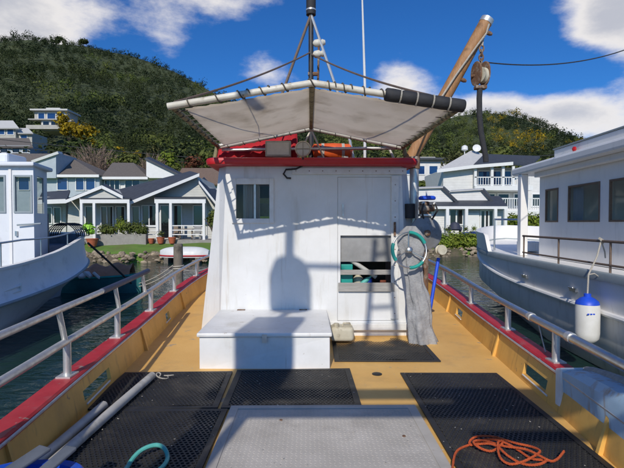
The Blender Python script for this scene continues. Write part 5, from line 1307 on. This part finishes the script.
# ------------------------------------------------------------------ line hauler at the right of the wheelhouse
HY = 5.75
hl = thing('line_hauler', 'line hauler with big grey disc and motor beside the wheelhouse', 'hauler', (X(425, HY), HY, dk(HY)))
c = P(426, 233, HY + .12)
MB().lathe([(.05, -.03), (.19, -.03), (.215, -.02), (.215, .0), (.19, .012), (.08, .03), (.05, .05), (.0, .05)], c, (.12, -1, .12), 36).build('disc', 'grey_disc', hl, smooth=True)
MB().lathe([(.04, 0), (.04, .03), (.025, .045), (.0, .045)], c + Vector((0, -.05, 0)), (.12, -1, .12), 14).build('hub', 'rusty', hl, smooth=True)
c2 = P(427, 206, HY + .18)
MB().lathe([(.055, -.10), (.066, -.095), (.066, .07), (.05, .08)], c2 + Vector((-.03, .02, -.02)), (0, 0, 1), 18).build('motor', 'rusty', hl, smooth=True)
MB().lathe([(.03, -.13), (.045, -.125), (.045, .06), (.03, .065)], c2 + Vector((.02, -.03, -.03)), (1, .1, .05), 16).build('gear_case', 'rusty', hl, smooth=True)
MB().box(c2.x - .10, c2.x + .10, HY + .12, HY + .26, c2.z - .135, c2.z - .105).build('motor_plate', 'galvanised', hl, bevel=.005)
for dx, dz in ((-.07, .03), (.075, .02)): MB().lathe([(.012, -.02), (.02, 0), (.02, .035), (.012, .04)], c2 + Vector((dx, -.06, dz)), (0, -1, .2), 10).build('valve', 'galvanised', hl, smooth=True)
for dx in (-.07, .075): MB().tube([c2 + Vector((dx, -.1, .03)), c2 + Vector((dx * 1.4, -.12, -.06)), c2 + Vector((dx * .6, -.02, -.2)), c2 + Vector((0, .1, -.32))], .012, 7).build('hydraulic_hose', 'rope_dark', hl, smooth=True, fix=False)
MB().lathe([(.10, 0), (.11, .01), (.11, .035), (.09, .05)], c2 + Vector((0, .0, .08)), n=16).build('motor_cap', 'blue_bright', hl, smooth=True)['label'] = 'blue cap on the motor'
MB().tube([c2 + Vector((0, .02, .1)), c2 + Vector((0, .02, .2))], .012, 6).build('pin', 'dinghy_white', hl)
MB().tube([(c.x, HY + .2, dk(HY)), (c.x, HY + .2, c2.z - .05)], .055, 12).build('pedestal', 'rusty', hl, smooth=True)
MB().tube([(X(414, HY), HY + .24, Z(218, HY)), (X(414, HY), HY + .24, Z(203, HY))], .07, 12).build('black_clamp', 'black_foam', hl, smooth=True)
c3 = P(441, 250, HY - .05)
MB().lathe([(.015, -.04), (.062, -.038), (.066, -.02), (.05, -.008), (.05, .008), (.066, .02), (.062, .038), (.015, .04)], c3, (.25, -1, .1), 20).build('roller', 'old_plastic', hl, smooth=True)
MB().tube([c3 + Vector((.0, .02, 0)), c3 + Vector((.02, .2, -.02)), c + Vector((.03, .1, -.08))], .02, 8).build('roller_arm', 'galvanised', hl, smooth=True, fix=False)
# steering hoop with teal tape
c4 = P(409.5, 250, 5.42); ax = Vector((.15, -1, .15)).normalized(); u = ax.cross(Vector((0, 0, 1))).normalized(); w = u.cross(ax); rad = 17.8 / F * 5.42
hoop = thing('steering_wheel', 'thin steering wheel bound with teal tape beside the door', 'wheel', tuple(c4))
def hp_(a, r=rad): return c4 + u * math.cos(R(a)) * r + w * math.sin(R(a)) * r
MB().tube([hp_(a) for a in arange(0, 360, 10)[:-1]], .011, 8, closed=True).build('rim', 'steel', hoop, smooth=True, fix=False)
for a0, a1 in ((22, 88), (158, 215), (268, 318)):
    for sgn in (1,):
        MB().tube([hp_(180 - a) for a in arange(a0, a1, 6)], .021, 10).build('tape', 'teal_plastic', hoop, smooth=True, fix=False)
for a in (90, 210, 330): MB().tube([c4 + ax * -.03, hp_(a)], .009, 6).build('spoke', 'steel', hoop, smooth=True)
MB().lathe([(.035, -.04), (.035, .03), (.02, .04)], c4 + ax * -.01, ax, 14).build('hub', 'steel', hoop, smooth=True)
MB().tube([c4, c4 - ax * .4], .018, 8).build('shaft', 'steel', hoop, smooth=True)
# hanging cloth
mb = MB(); rings = []; n = 44; zt_, zb_ = Z(226, 5.6), Z(349, 5.6)
wprof = smoothcurve([(0, .05), (.06, .12), (.16, .145), (.26, .11), (.34, .085), (.5, .10), (.75, .125), (1, .145)]); cprof = smoothcurve([(0, 411), (.2, 411.5), (.3, 412), (.6, 417), (1, 424)])
for j in range(n + 1):
    t = j / n; z = zt_ + (zb_ - zt_) * t; wd = wprof(t); cxx = X(cprof(t), 5.6); ring = []
    for i in range(48):
        a = 2 * math.pi * i / 48; dp = .25 + .75 * t
        f = 1 + .20 * dp * math.sin(a * 6 + .8 * math.sin(t * 4)) + .10 * dp * math.sin(a * 11 + t * 2 + 1) + .34 * noise.noise(Vector((math.cos(a) * 1.6, math.sin(a) * 1.6, t * 7)))
        ring.append((cxx + math.cos(a) * wd * 1.15 * f, 5.57 + math.sin(a) * wd * .62 * f, z + (.03 * math.sin(a * 3 + 1) + .02 * math.sin(a * 7)) * t ** 3))
    rings.append(ring)
mb.loft(rings, close=True); mb.build('hanging_cloth', 'grey_cloth', smooth='full', fix=False, label='dirty grey cloth hanging from the steering wheel down to the deck', cat='cloth')
# blue handled stick against the bulwark
a, b_ = P(438.5, 258, 5.85), P(431, 304, 5.75)
b_ = Vector((b_.x, b_.y, dk(5.8))) if False else b_
d = (b_ - a); e = a + d * ((dk(5.8) + .03 - a.z) / d.z)
MB().tube([a, e], .022, 10).build('boat_hook', 'blue_bright', smooth=True, label='blue pole leaning on the bulwark behind the hanging cloth', cat='pole')

# ------------------------------------------------------------------ stern gantry behind the viewer (seen by its shadow on wheelhouse and deck)
gt = thing('stern_gantry', 'steel stern gantry whose shadow falls on the wheelhouse wall and deck', 'gantry', (-.7, -1.2, DECK))
GYY = -1.2
def back(px, py, Y0=5.88):
    """where the sun ray that ends at a wall point passes the gantry"""
    q = P(px, py, Y0); t = (Y0 - GYY) / SUN_DIR.y
    return q - SUN_DIR * t
def backd(px, py):
    q = G(px, py, DECK); t = (q.y - GYY) / SUN_DIR.y
    return q - SUN_DIR * t
def gt_tube(pts, r, name): MB().tube(pts, r, 10).build(name, 'galvanised', gt, smooth=True, fix=False)
a = back(289, 255); top = back(290, 205)
gt_tube([a, top], .06, 'lamp_post')
dome = back(290, 281)
MB().lathe([(.22, -.38), (.27, -.34), (.27, .05), (.22, .2), (.12, .28), (.05, .31)], dome, n=18).build('drum_lamp', 'galvanised', gt, smooth=True)
gt_tube([dome - Vector((0, 0, .38)), Vector((dome.x, GYY, DECK))], .05, 'main_post')
MB().box(dome.x - .28, dome.x + .30, GYY - .1, GYY + .1, dome.z - 2.1, dome.z - .75).build('control_box', 'galvanised', gt)
gt_tube([back(296, 265), back(342, 266)], .035, 'arm')
la0, la1 = back(375, 236), back(366, 345); lb0, lb1 = back(386, 232), back(398, 345)
for p, q in ((la0, la1), (lb0, lb1)):
    gt_tube([p, q], .035, 'ladder_leg')
for t in (.15, .4, .65, .9): gt_tube([la0.lerp(la1, t), lb0.lerp(lb1, t)], .025, 'rung')
for px in (152, 172, 196):
    q = backd(px, 460); gt_tube([Vector((q.x, GYY - (.0 if px != 172 else .4), DECK)), Vector((q.x + .12, GYY, DECK + 3.6))], .05, 'post')
for dz, x0, x1, r in ((3.25, -1.75, 1.55, .08), (3.5, -1.75, 1.55, .07), (2.95, .35, 1.6, .05)):
    gt_tube([(x0, GYY, DECK + dz), (x1, GYY, DECK + dz)], r, 'cross_beam')
MB().box(.30, 1.5, GYY - .1, GYY + .05, DECK + 3.3, DECK + 3.48).build('beam_box', 'galvanised', gt)
gt_tube([(1.5, GYY, DECK), (1.5, GYY, DECK + 3.5)], .05, 'post')
# ================================================================== BOAT ON THE RIGHT
def RX(l, y): return 4.55 + .05 * (y - 7) + l
rplan = smoothcurve([(2, 0), (11.5, 0), (13, .12), (14.2, .45), (15.4, 1.05), (16.2, 1.65), (16.6, 2.25)])
gz = smoothcurve([(2, 1.58), (10, 1.58), (13, 1.62), (16.6, 1.8)])
stz = smoothcurve([(2, .95), (8, .97), (11, 1.05), (13, 1.28), (14.5, 1.5), (16.6, 1.72)])
rb = thing('launch', 'white launch with grey hull moored along the right side', 'boat', (6.9, 9, 0))
RS = arange(2, 16.6, .2)
def rside(off, zf, s):                                       # s: 0 near side, 1 far side
    return [((RX(rplan(y) + off, y) if s == 0 else RX(4.5 - rplan(y) - off, y)), y, zf(y)) for y in RS]
def keel(y): return max(.03, 1 - max(0, (y - 9)) / 7.4)
for s in (0, 1):
    sg = 1 if s == 0 else -1
    mb = MB(); up = []; lo = []
    for y in RS:
        a = RX(rplan(y), y) if s == 0 else RX(4.5 - rplan(y), y)
        mid = RX(2.25, y); wl_ = mid + (a - mid) * (.92 * keel(y) ** .55); bt = mid + (a - mid) * .45 * keel(y)
        up.append([(a, y, gz(y) - .10), (a + sg * .015, y, (gz(y) + stz(y)) / 2), (a + sg * .06, y, stz(y) + .03)])
        lo.append([(a + sg * .06, y, stz(y) - .03), (mid + (a - mid) * .97, y, stz(y) * .55), (wl_, y, .02), (bt, y, -.6)])
    MB().loft(up).build('topside', 'boat_white', rb, smooth='full', fix=False)
    MB().loft(lo).build('hull_side', 'boat_hull_grey', rb, smooth='full', fix=False)
    pts = rside(.03, stz, s); MB().tube(pts, .045, 8).build('rubbing_strake', 'boat_white', rb, smooth=True, fix=False)
    rings = []
    for y in RS:
        a = RX(rplan(y), y) if s == 0 else RX(4.5 - rplan(y), y); z = gz(y)
        rings.append([(a + sg * .1, y, z - .02), (a + sg * .1, y, z + .01), (a - sg * .02, y, z + .01), (a - sg * .035, y, z - .02), (a - sg * .03, y, z - .11), (a + sg * .1, y, z - .11)])
    MB().loft(rings, close=True, caps=True).build('gunwale', 'boat_strake', rb, smooth=True)
    # raised bulwark round the far end
    rings = []
    for y in arange(11.9, 16.6, .15):
        a = RX(rplan(y), y) if s == 0 else RX(4.5 - rplan(y), y); z = gz(y); h_ = .02 + .45 * min(1, (y - 11.9) / .35)
        rings.append([(a - sg * .01, y, z - .01), (a - sg * .05, y, z + h_), (a + sg * .05, y, z + h_), (a + sg * .08, y, z - .01)])
    MB().loft(rings, close=True, caps=True).build('end_bulwark', 'boat_white', rb, smooth=True)
MB().loft([[(RX(rplan(y) + .08, y), y, gz(y) - .03), (RX(4.42 - rplan(y), y), y, gz(y) - .03)] for y in RS]).build('deck', 'boat_white', rb, fix=False)
# cabin
CL = .78; ya, yb = 3.0, 10.75
def W3(l, y, z): return (RX(l, y), y, z)
wins = [(3.2, 4.6), (4.85, 6.2), (6.45, 8.05), (8.33, 9.45), (9.86, 10.45)]
z0, z1, wz0, wz1 = 1.56, 3.52, 2.37, 3.12
mb = MB(); cuts = sorted({ya, yb, *[q for w in wins for q in w]})
for a, b_ in zip(cuts, cuts[1:]):
    iswin = any(w[0] <= a and b_ <= w[1] for w in wins)
    for c, d in (((z0, wz0), (wz1, z1)) if iswin else ((z0, z1),)):
        mb.hexa([W3(CL, a, c), W3(CL + .06, a, c), W3(CL + .06, b_, c), W3(CL, b_, c), W3(CL, a, d), W3(CL + .06, a, d), W3(CL + .06, b_, d), W3(CL, b_, d)])
mb.hexa([W3(CL + .06, yb - .06, z0), W3(3.7, yb - .06, z0), W3(3.7, yb, z0), W3(CL + .06, yb, z0), W3(CL + .06, yb - .06, z1), W3(3.7, yb - .06, z1), W3(3.7, yb, z1), W3(CL + .06, yb, z1)])
for a, b_ in zip(cuts, cuts[1:]):
    iswin = any(w[0] <= a and b_ <= w[1] for w in wins)
    for c, d in (((z0, wz0), (wz1, z1)) if iswin else ((z0, z1),)):
        mb.hexa([W3(3.7, a, c), W3(3.76, a, c), W3(3.76, b_, c), W3(3.7, b_, c), W3(3.7, a, d), W3(3.76, a, d), W3(3.76, b_, d), W3(3.7, b_, d)])
cab = mb.build('cabin', 'boat_white', rb)
for a, b_ in wins:
    fr_ = MB(); t = .035
    for p, q, c, d in ((a, a + t, wz0, wz1), (b_ - t, b_, wz0, wz1), (a + t, b_ - t, wz0, wz0 + t), (a + t, b_ - t, wz1 - t, wz1)):
        fr_.hexa([W3(CL - .012, p, c), W3(CL + .03, p, c), W3(CL + .03, q, c), W3(CL - .012, q, c), W3(CL - .012, p, d), W3(CL + .03, p, d), W3(CL + .03, q, d), W3(CL - .012, q, d)])
    fr_.build('window_frame', 'wire', cab)
    MB().hexa([W3(CL + .035, a, wz0), W3(CL + .042, a, wz0), W3(CL + .042, b_, wz0), W3(CL + .035, b_, wz0), W3(CL + .035, a, wz1), W3(CL + .042, a, wz1), W3(CL + .042, b_, wz1), W3(CL + .035, b_, wz1)]).build('pane', 'glass_clear', cab)
rings = []
for i in range(30):
    y = 9.42 - .42 * i / 29; rings.append([W3(CL + .085 + .02 * math.sin(i * 1.7), y, wz0 - .1), W3(CL + .085 + .02 * math.sin(i * 1.7), y, wz1 + .1)])
MB().loft(rings).build('curtain', 'curtain', cab, smooth='full', fix=False)
MB().hexa([W3(2.6, 3.2, z0), W3(2.66, 3.2, z0), W3(2.66, 10.4, z0), W3(2.6, 10.4, z0), W3(2.6, 3.2, 2.5), W3(2.66, 3.2, 2.5), W3(2.66, 10.4, 2.5), W3(2.6, 10.4, 2.5)]).build('interior_wall', 'deck_timber', cab)
def rslab(l0, l1, a, b_, c, d, name, m_='boat_white', bev=.02):
    return MB().hexa([W3(l0, a, c), W3(l1, a, c), W3(l1, b_, c), W3(l0, b_, c), W3(l0, a, d), W3(l1, a, d), W3(l1, b_, d), W3(l0, b_, d)]).build(name, m_, rb, bevel=bev)
rslab(.42, 4.1, 2.5, 11.55, 3.53, 3.72, 'roof', bev=.05)
rslab(.66, 3.8, 2.7, 9.85, 3.721, 3.93, 'roof_coaming', bev=.03)
rslab(.64, 3.82, 2.68, 9.87, 3.931, 3.955, 'roof_edge', 'boat_strake', .006)
rslab(.62, .77, 3.0, 10.7, 3.42, 3.528, 'roof_beam', bev=.01)
rslab(.44, .62, 11.0, 11.2, 1.56, 3.528, 'roof_post', bev=.015)
MB().lathe([(.02, 0), (.05, .01), (.05, .04), (.02, .06)], W3(.62, 8.9, 3.8), (-1, 0, 0), 10).build('side_light', 'red_rim', rb)
def rrail(z, y0, y1): return [W3(.16, y, z) for y in arange(y0, y1, .4)]
gr_ = MB().tube(rrail(2.06, 3, 10.2), .022, 8).build('guard_rail', 'wire', rb, smooth=True, fix=False)
MB().tube(rrail(1.69, 3, 10.2), .018, 8).build('lower_rail', 'wire', gr_, smooth=True, fix=False)
for y in (3.2, 5.2, 7.0, 8.6, 10.15): MB().tube([W3(.16, y, 1.57), W3(.16, y, 2.06)], .018, 8).build('stanchion', 'wire', gr_, smooth=True)
for y in (7.75, 9.7):
    mb = MB(); p = Vector(W3(.0, y, 1.2)); mb.box(p.x - .03, p.x + .05, y - .1, y + .1, 1.17, 1.24); mb.tube([p + Vector((-.05, -.07, .04)), p + Vector((-.05, .07, .04))], .02, 8); mb.build('cleat', 'steel', rb, bevel=.008)
rslab(1.0, 1.5, 11.9, 12.6, 1.6, 1.85, 'deck_hatch', 'boat_white', .03)
mb = MB()
for p, q in ((W3(.35, 12.5, 1.6), W3(.35, 12.5, 2.45)), (W3(1.2, 12.9, 1.6), W3(1.2, 12.9, 2.45)), (W3(.35, 12.5, 2.45), W3(1.2, 12.9, 2.45))): mb.tube([p, q], .025, 8)
mb.build('samson_frame', 'steel', rb, smooth=True)
# fender
fy = 6.95; fc = Vector((RX(-.22, fy), fy, 0))
fd = thing('fender', 'white cylindrical fender with blue top hanging from the right boat', 'fender', (fc.x, fy, .5))
MB().lathe([(.05, .50), (.12, .52), (.165, .58), (.175, .66), (.175, 1.05), (.165, 1.10)], (fc.x, fy, 0), n=28).build('body', 'fender_white', fd, smooth=True)
MB().lathe([(.168, 1.10), (.155, 1.145), (.10, 1.19), (.05, 1.215), (.05, 1.26), (.02, 1.265)], (fc.x, fy, 0), n=28).build('top', 'blue_bright', fd, smooth=True)
mb = MB()
for s_, dx in ((0, -.045), (1, 0), (2, .04)):                  # faded maker's strip
    mb.box(fc.x - .06 + dx, fc.x - .03 + dx, fy - .1765, fy - .172, .965, .985)
mb.build('print', 'blue_bright', fd)
top = Vector(W3(.16, 7.25, 2.07))
mb = MB(); mb.tube([(fc.x, fy, 1.25), (fc.x + .03, fy + .03, 1.55), tuple(top.lerp(Vector((fc.x, fy, 1.25)), .3)), tuple(top)], .013, 7)
mb.tube([top + Vector((-.03, 0, .03)), top + Vector((0, .05, .04)), top + Vector((.03, 0, 0)), top + Vector((0, -.05, -.04)), top + Vector((-.03, -.02, .02))], .016, 6)
mb.tube([tuple(top), tuple(top + Vector((.03, -.05, -.18))), tuple(top + Vector((.06, -.02, -.28)))], .011, 6)
k = Vector((fc.x + .03, fy + .03, 1.55)); mb.tube([tuple(k), tuple(k + Vector((.08, -.02, .02))), tuple(k + Vector((.17, 0, -.04))), tuple(k + Vector((.19, .02, 0)))], .011, 6)
mb.build('lanyard', 'rope_white', fd, smooth=True, fix=False)

# ================================================================== BOAT ON THE LEFT
lplan = smoothcurve([(3, 2.3), (8, 2.2), (10, 2.08), (11.5, 1.95), (12.7, 1.72), (13.6, 1.38), (14.3, .9), (14.65, .5), (14.8, .1)])
lz = smoothcurve([(3, 1.45), (8.6, 1.5), (10.7, 1.64), (12.6, 1.92), (13.6, 2.02), (14.8, 2.06)])
lst = smoothcurve([(3, .78), (8.6, .8), (11, .9), (12.6, 1.08), (13.6, 1.22), (14.8, 1.32)])
lb_ = thing('launch', 'pale blue launch with rounded end moored at the left edge', 'boat', (-8, 9, 0))
LS = arange(3, 14.0, .25) + arange(14.05, 14.8, .05)
for s in (-1, 1):
    up = []; lo = []
    for y in LS:
        w = lplan(y); k = max(.02, 1 - max(0, y - 8.5) / 5.6) if y < 13.9 else .02
        up.append([(-8 + s * w, y, lz(y) - .04), (-8 + s * w * 1.0, y, (lz(y) + lst(y)) / 2 + .06), (-8 + s * (w + .07), y, lst(y) + .08), (-8 + s * (w + .12), y, lst(y) + .03)])
        lo.append([(-8 + s * (w + .10), y, lst(y) - .01), (-8 + s * w * .97, y, lst(y) - .12), (-8 + s * w * (.55 + .42 * k), y, lst(y) * .45), (-8 + s * w * .9 * k ** .7, y, .02), (-8 + s * w * .5 * k, y, -.5)])
    MB().loft(up).build('topside', 'boat_hull_pale', lb_, smooth='full', fix=False)
    MB().loft(lo).build('hull_side', 'boat_hull_pale', lb_, smooth='full', fix=False)
    MB().tube([(-8 + s * (lplan(y) + .12), y, lst(y) + .01) for y in LS], .035, 8).build('rubbing_strake', 'boat_strake', lb_, smooth=True, fix=False)
    rings = []
    for y in LS:
        a = -8 + s * lplan(y); z = lz(y); rings.append([(a - s * .09, y, z - .05), (a - s * .09, y, z), (a + s * .03, y, z), (a + s * .03, y, z - .05)])
    MB().loft(rings, close=True, caps=True).build('gunwale', 'boat_white', lb_, smooth=True)
    MB().tube([(-8 + s * (lplan(y) - .05), y, lz(y) + .46 - .30 * max(0, min(1, (y - 9.5) / 4))) for y in arange(3, 14.0, .3)], .02, 8).build('guard_rail', 'steel', lb_, smooth=True, fix=False)
    for y in (4, 5.6, 7.2, 8.8, 10.3, 11.7, 13): MB().tube([(-8 + s * (lplan(y) - .05), y, lz(y) - .02), (-8 + s * (lplan(y) - .05), y, lz(y) + .46 - .30 * max(0, min(1, (y - 9.5) / 4)))], .016, 8).build('stanchion', 'steel', lb_, smooth=True)
    MB().loft([[(-8 + s * (lplan(y) - .1), y, lz(y) - .04), (-8 + s * max(0, lplan(y) - .12), y, lz(y) - .38)] for y in LS]).build('inner_bulwark', 'grey_plastic', lb_, smooth='full', fix=False)
MB().loft([[(-8 - max(.01, lplan(y) - .11), y, lz(y) - .36), (-8 + max(.01, lplan(y) - .11), y, lz(y) - .36)] for y in LS]).build('deck', 'grey_plastic', lb_, fix=False)
# vent louvre on the topside
p = Vector((-8 + lplan(8.95) + .03, 8.95, 1.0))
for dz in (-.05, .05): MB().tube([p + Vector((0, -.32, dz - .03)), p + Vector((.01, .3, dz + .03))], .02, 6).build('vent_slot', 'boat_white', lb_, smooth=True)
MB().tube([p + Vector((.01, .32, .13)), p + Vector((.01, .32, -.03))], .02, 6).build('vent_slot', 'boat_white', lb_)
# wheelhouse
hz0, hz1 = 1.25, 3.70
V0, V1, V2, V3 = (-9.6, 11.0), (X(34, 11), 11.0), (X(47.5, 12.1), 12.1), (-9.4, 12.9)
mb = MB()
wins_b = [(X(-14, 11), X(6.5, 11)), (X(14.5, 11), X(33, 11))]; zz0, zz1 = Z(213, 11, 20), Z(175, 11, 20)
cuts = sorted({V0[0], V1[0], *[q for w in wins_b for q in w]})
for a, b_ in zip(cuts, cuts[1:]):
    iswin = any(w[0] <= a + 1e-6 and b_ <= w[1] + 1e-6 for w in wins_b)
    for c, d in (((hz0, zz0), (zz1, hz1)) if iswin else ((hz0, hz1),)): mb.box(a, b_, 11.0, 11.06, c, d)
hs = mb.build('wheelhouse', 'boat_pale_house', lb_)
def side_pt(t, z, off=0): return Vector((V1[0] + (V2[0] - V1[0]) * t + off, V1[1] + (V2[1] - V1[1]) * t, z))
mb = MB()
for t0, t1, c, d in ((.06, .25, hz0, hz1), (.25, .75, hz0, zz0), (.25, .75, zz1, hz1), (.75, 1, hz0, hz1)):
    mb.hexa([side_pt(t0, c), side_pt(t1, c), side_pt(t1, c, -.05), side_pt(t0, c, -.05), side_pt(t0, d), side_pt(t1, d), side_pt(t1, d, -.05), side_pt(t0, d, -.05)])
mb.build('side_wall', 'boat_pale_house', hs)
MB().prism([(V2[0], V2[1], hz0), (V3[0], V3[1], hz0), (V3[0], V3[1], zz0), (V2[0], V2[1], zz0)], (-.03, -.06, 0)).build('front_wall', 'boat_pale_house', hs)
for a, b_ in wins_b:
    w = MB().box(a, a + .04, 10.975, 11.03, zz0, zz1).box(b_ - .04, b_, 10.975, 11.03, zz0, zz1).box(a + .04, b_ - .04, 10.975, 11.03, zz0, zz0 + .04).box(a + .04, b_ - .04, 10.975, 11.03, zz1 - .04, zz1).build('window_frame', 'boat_strake', hs)
    MB().box(a, b_, 11.032, 11.04, zz0, zz1).build('pane', 'glass_clear', hs)
MB().hexa([side_pt(.25, zz0, -.02), side_pt(.75, zz0, -.02), side_pt(.75, zz0, -.03), side_pt(.25, zz0, -.03), side_pt(.25, zz1, -.02), side_pt(.75, zz1, -.02), side_pt(.75, zz1, -.03), side_pt(.25, zz1, -.03)]).build('pane', 'glass_clear', hs)
MB().prism([(V0[0] - .1, 10.85, hz1), (V1[0] + .1, 10.85, hz1), (V2[0] + .12, V2[1] + .08, hz1), (V3[0], V3[1] + .2, hz1), (V0[0] - .1, 13, hz1)], (0, 0, .10)).build('roof', 'boat_pale_house', hs, bevel=.03)
MB().box(X(-20, 11.2), X(8.5, 11.2), 11.2, 12, hz1 + .1, Z(152.5, 11.2, 8)).build('roof_locker', 'boat_pale_house', hs, bevel=.06)
MB().box(X(10, 11), X(12.5, 11), 10.97, 10.999, hz0, hz1 - .05).build('door_edge', 'boat_white', hs)
mb = MB(); mb.tube([P(17, 225, 10.92), P(41, 223.5, 10.95)], .02, 6); mb.build('grab_rail', 'boat_strake', hs, smooth=True)
MB().box(X(16, 11), X(18, 11), 10.95, 10.999, Z(236, 11), Z(231, 11)).build('door_handle', 'steel', hs)
MB().box(-9.5, -6.95, 12.3, 12.34, hz0, 2.6).build('console', 'interior', hs)
# wire pot on its deck
mb = MB(); c = P(68, 236, 12.9)
for a in arange(0, 180, 30):
    mb.tube([c + Vector((.42 * math.cos(t), .3 * math.sin(R(a)) * math.sin(t) if False else (a - 90) / 260, .36 * math.sin(t))) for t in arange(0, math.pi, .3)], .014, 5)
for t in arange(0, math.pi, .52): mb.tube([c + Vector((.42 * math.cos(t), -.35, .36 * math.sin(t))), c + Vector((.42 * math.cos(t), .35, .36 * math.sin(t)))], .01, 5)
mb.build('wire_pot', 'rope_dark', label='arched dark wire pot on the deck of the left boat', cat='pot', fix=False)
# its mooring rope
MB().tube(sag(P(88, 243, 13.4), P(135, 287, 15.5), -.02, 10), .032, 8).build('mooring_rope', 'rope_dark', smooth=True, fix=False, label='thick dark mooring rope from the left boat to the teal rowboat', cat='rope')

# ------------------------------------------------------------------ teal rowboat under an orange cover
rw = thing('rowboat', 'teal rowboat floating behind the left boat', 'rowboat', (-7.1, 15.6, 0))
def shell(root, name, m_, cx, cy, L, B, z0, z1, ang, bow=1.6):
    mb = MB(); rings = []; ca, sa = math.cos(ang), math.sin(ang)
    for i in range(19):
        t = i / 18; x = -L / 2 + L * t; w = B / 2 * (max(.02, 1 - t ** bow * 1.0) ** .6) * (.82 + .18 * min(1, t * 3)); rise = .12 * t ** 2
        ring = []
        for k, (f, z) in enumerate(((-1, z1 + rise), (-.95, z0 + (z1 - z0) * .5), (-.7, z0 + .05), (0, z0), (.7, z0 + .05), (.95, z0 + (z1 - z0) * .5), (1, z1 + rise))):
            px_, py_ = x, f * w; ring.append((cx + px_ * ca - py_ * sa, cy + px_ * sa + py_ * ca, z))
        rings.append(ring)
    mb.loft(rings); mb.add(rings[0], [tuple(range(7))])
    return mb.build(name, m_, root, smooth=True, fix=False), rings
_, rg = shell(rw, 'hull', 'teal_boat', -7.05, 15.6, 2.9, 1.25, -.12, .50, R(-6))
MB().tube([r[6] for r in rg] + [r[0] for r in rg[::-1]], .035, 6).build('gunwale', 'teal_plastic', rw, smooth=True, fix=False)
mb = MB(); rings = []
for i in range(2, 17):
    r = rg[i]; a, b_ = Vector(r[0]), Vector(r[6]); rings.append([tuple(a.lerp(b_, k / 8) + Vector((0, 0, .04 + .34 * math.sin(math.pi * k / 8) * (1 + .25 * math.sin(i * 1.3 + k)) * math.sin(math.pi * min(1, (i - 1) / 8) / 2)))) for k in range(9)])
mb.loft(rings); mb.build('boat_cover', 'tarp_orange', smooth='full', fix=False, label='crumpled orange cover lying over the teal rowboat', cat='cover')
mb = MB()
for i in range(5): mb.obox((-7.9 + .22 * i, 15.1 + .03 * i, .60 + .03 * (i % 2)), (.35, .3, .1), (.2 * i, .1, .5 * i))
mb.build('boat_bags', 'dinghy_white', label='pale bags lying at the left end of the teal rowboat', cat='bag', bevel=.03)

# ------------------------------------------------------------------ overturned dinghy on the bank
od = thing('overturned_dinghy', 'white overturned dinghy with a red stripe resting on the rocks', 'dinghy', (X(184, 27.2), 27.2, .9))
cx, cy, zb_ = X(184.5, 27.0), 27.0, Z(257, 27.0, 184)
mb = MB(); rings = []; st_ = []
for i in range(21):
    t = i / 20; x = cx - 1.45 + 2.9 * t; w = .62 * (1 - abs(2 * t - 1) ** 3.2 * (.55 if t > .5 else .95)); hgt = .62 * (1 - abs(2 * t - 1) ** 4 * .35)
    rings.append([(x, cy - w, zb_), (x, cy - w * 1.02, zb_ + .12), (x, cy - w * .95, zb_ + hgt * .6), (x, cy - w * .55, zb_ + hgt * .95), (x, cy, zb_ + hgt), (x, cy + w * .55, zb_ + hgt * .95), (x, cy + w * .95, zb_ + hgt * .6), (x, cy + w, zb_)])
    st_.append((x, cy - w * 1.03, zb_ + .1))
mb.loft(rings, caps=True); mb.build('hull', 'dinghy_white', od, smooth=True)
MB().tube(st_, .045, 6).build('stripe', 'red_rim', od, smooth=True, fix=False)
for dx in (-.9, .9): MB().box(cx + dx - .12, cx + dx + .12, cy - .7, cy + .7, zb_ - .5, zb_).build('chock', 'pile_wood', od)

# ------------------------------------------------------------------ mooring pile and lines
x = X(178, 15.2)
pi_ = thing('mooring_pile', 'weathered wooden mooring pile standing in the water', 'pile', (x, 15.2, 0))
MB().lathe([(.165, -1.5), (.16, 0), (.155, 1.0), (.15, 1.62), (.13, 1.66)], (x, 15.2, 0), n=14).build('shaft', 'pile_wood', pi_, smooth=True)
mb = MB(); mb.tube([(x + .17 * math.cos(t), 15.2 + .17 * math.sin(t), .78 + .012 * t) for t in arange(0, 14, .4)], .022, 6); mb.build('rope_turns', 'rope_white', pi_, smooth=True, fix=False)
for a, b_, lab in ((P(136, 284, 15.4), Vector((x - .16, 15.15, .95)), 'white mooring line from the rowboat to the wooden pile, upper one'), (P(136, 287, 15.4), Vector((x - .16, 15.15, .8)), 'white mooring line from the rowboat to the wooden pile, lower one'),
                   (Vector((x + .1, 15.1, .85)), cap(9.6, -1) + Vector((0, 0, .02)), 'white mooring line from the pile to the red gunwale')):
    MB().tube(sag(a, b_, .10), .014, 6).build('mooring_line', 'rope_white', label=lab, cat='rope', group='mooring lines', fix=False)
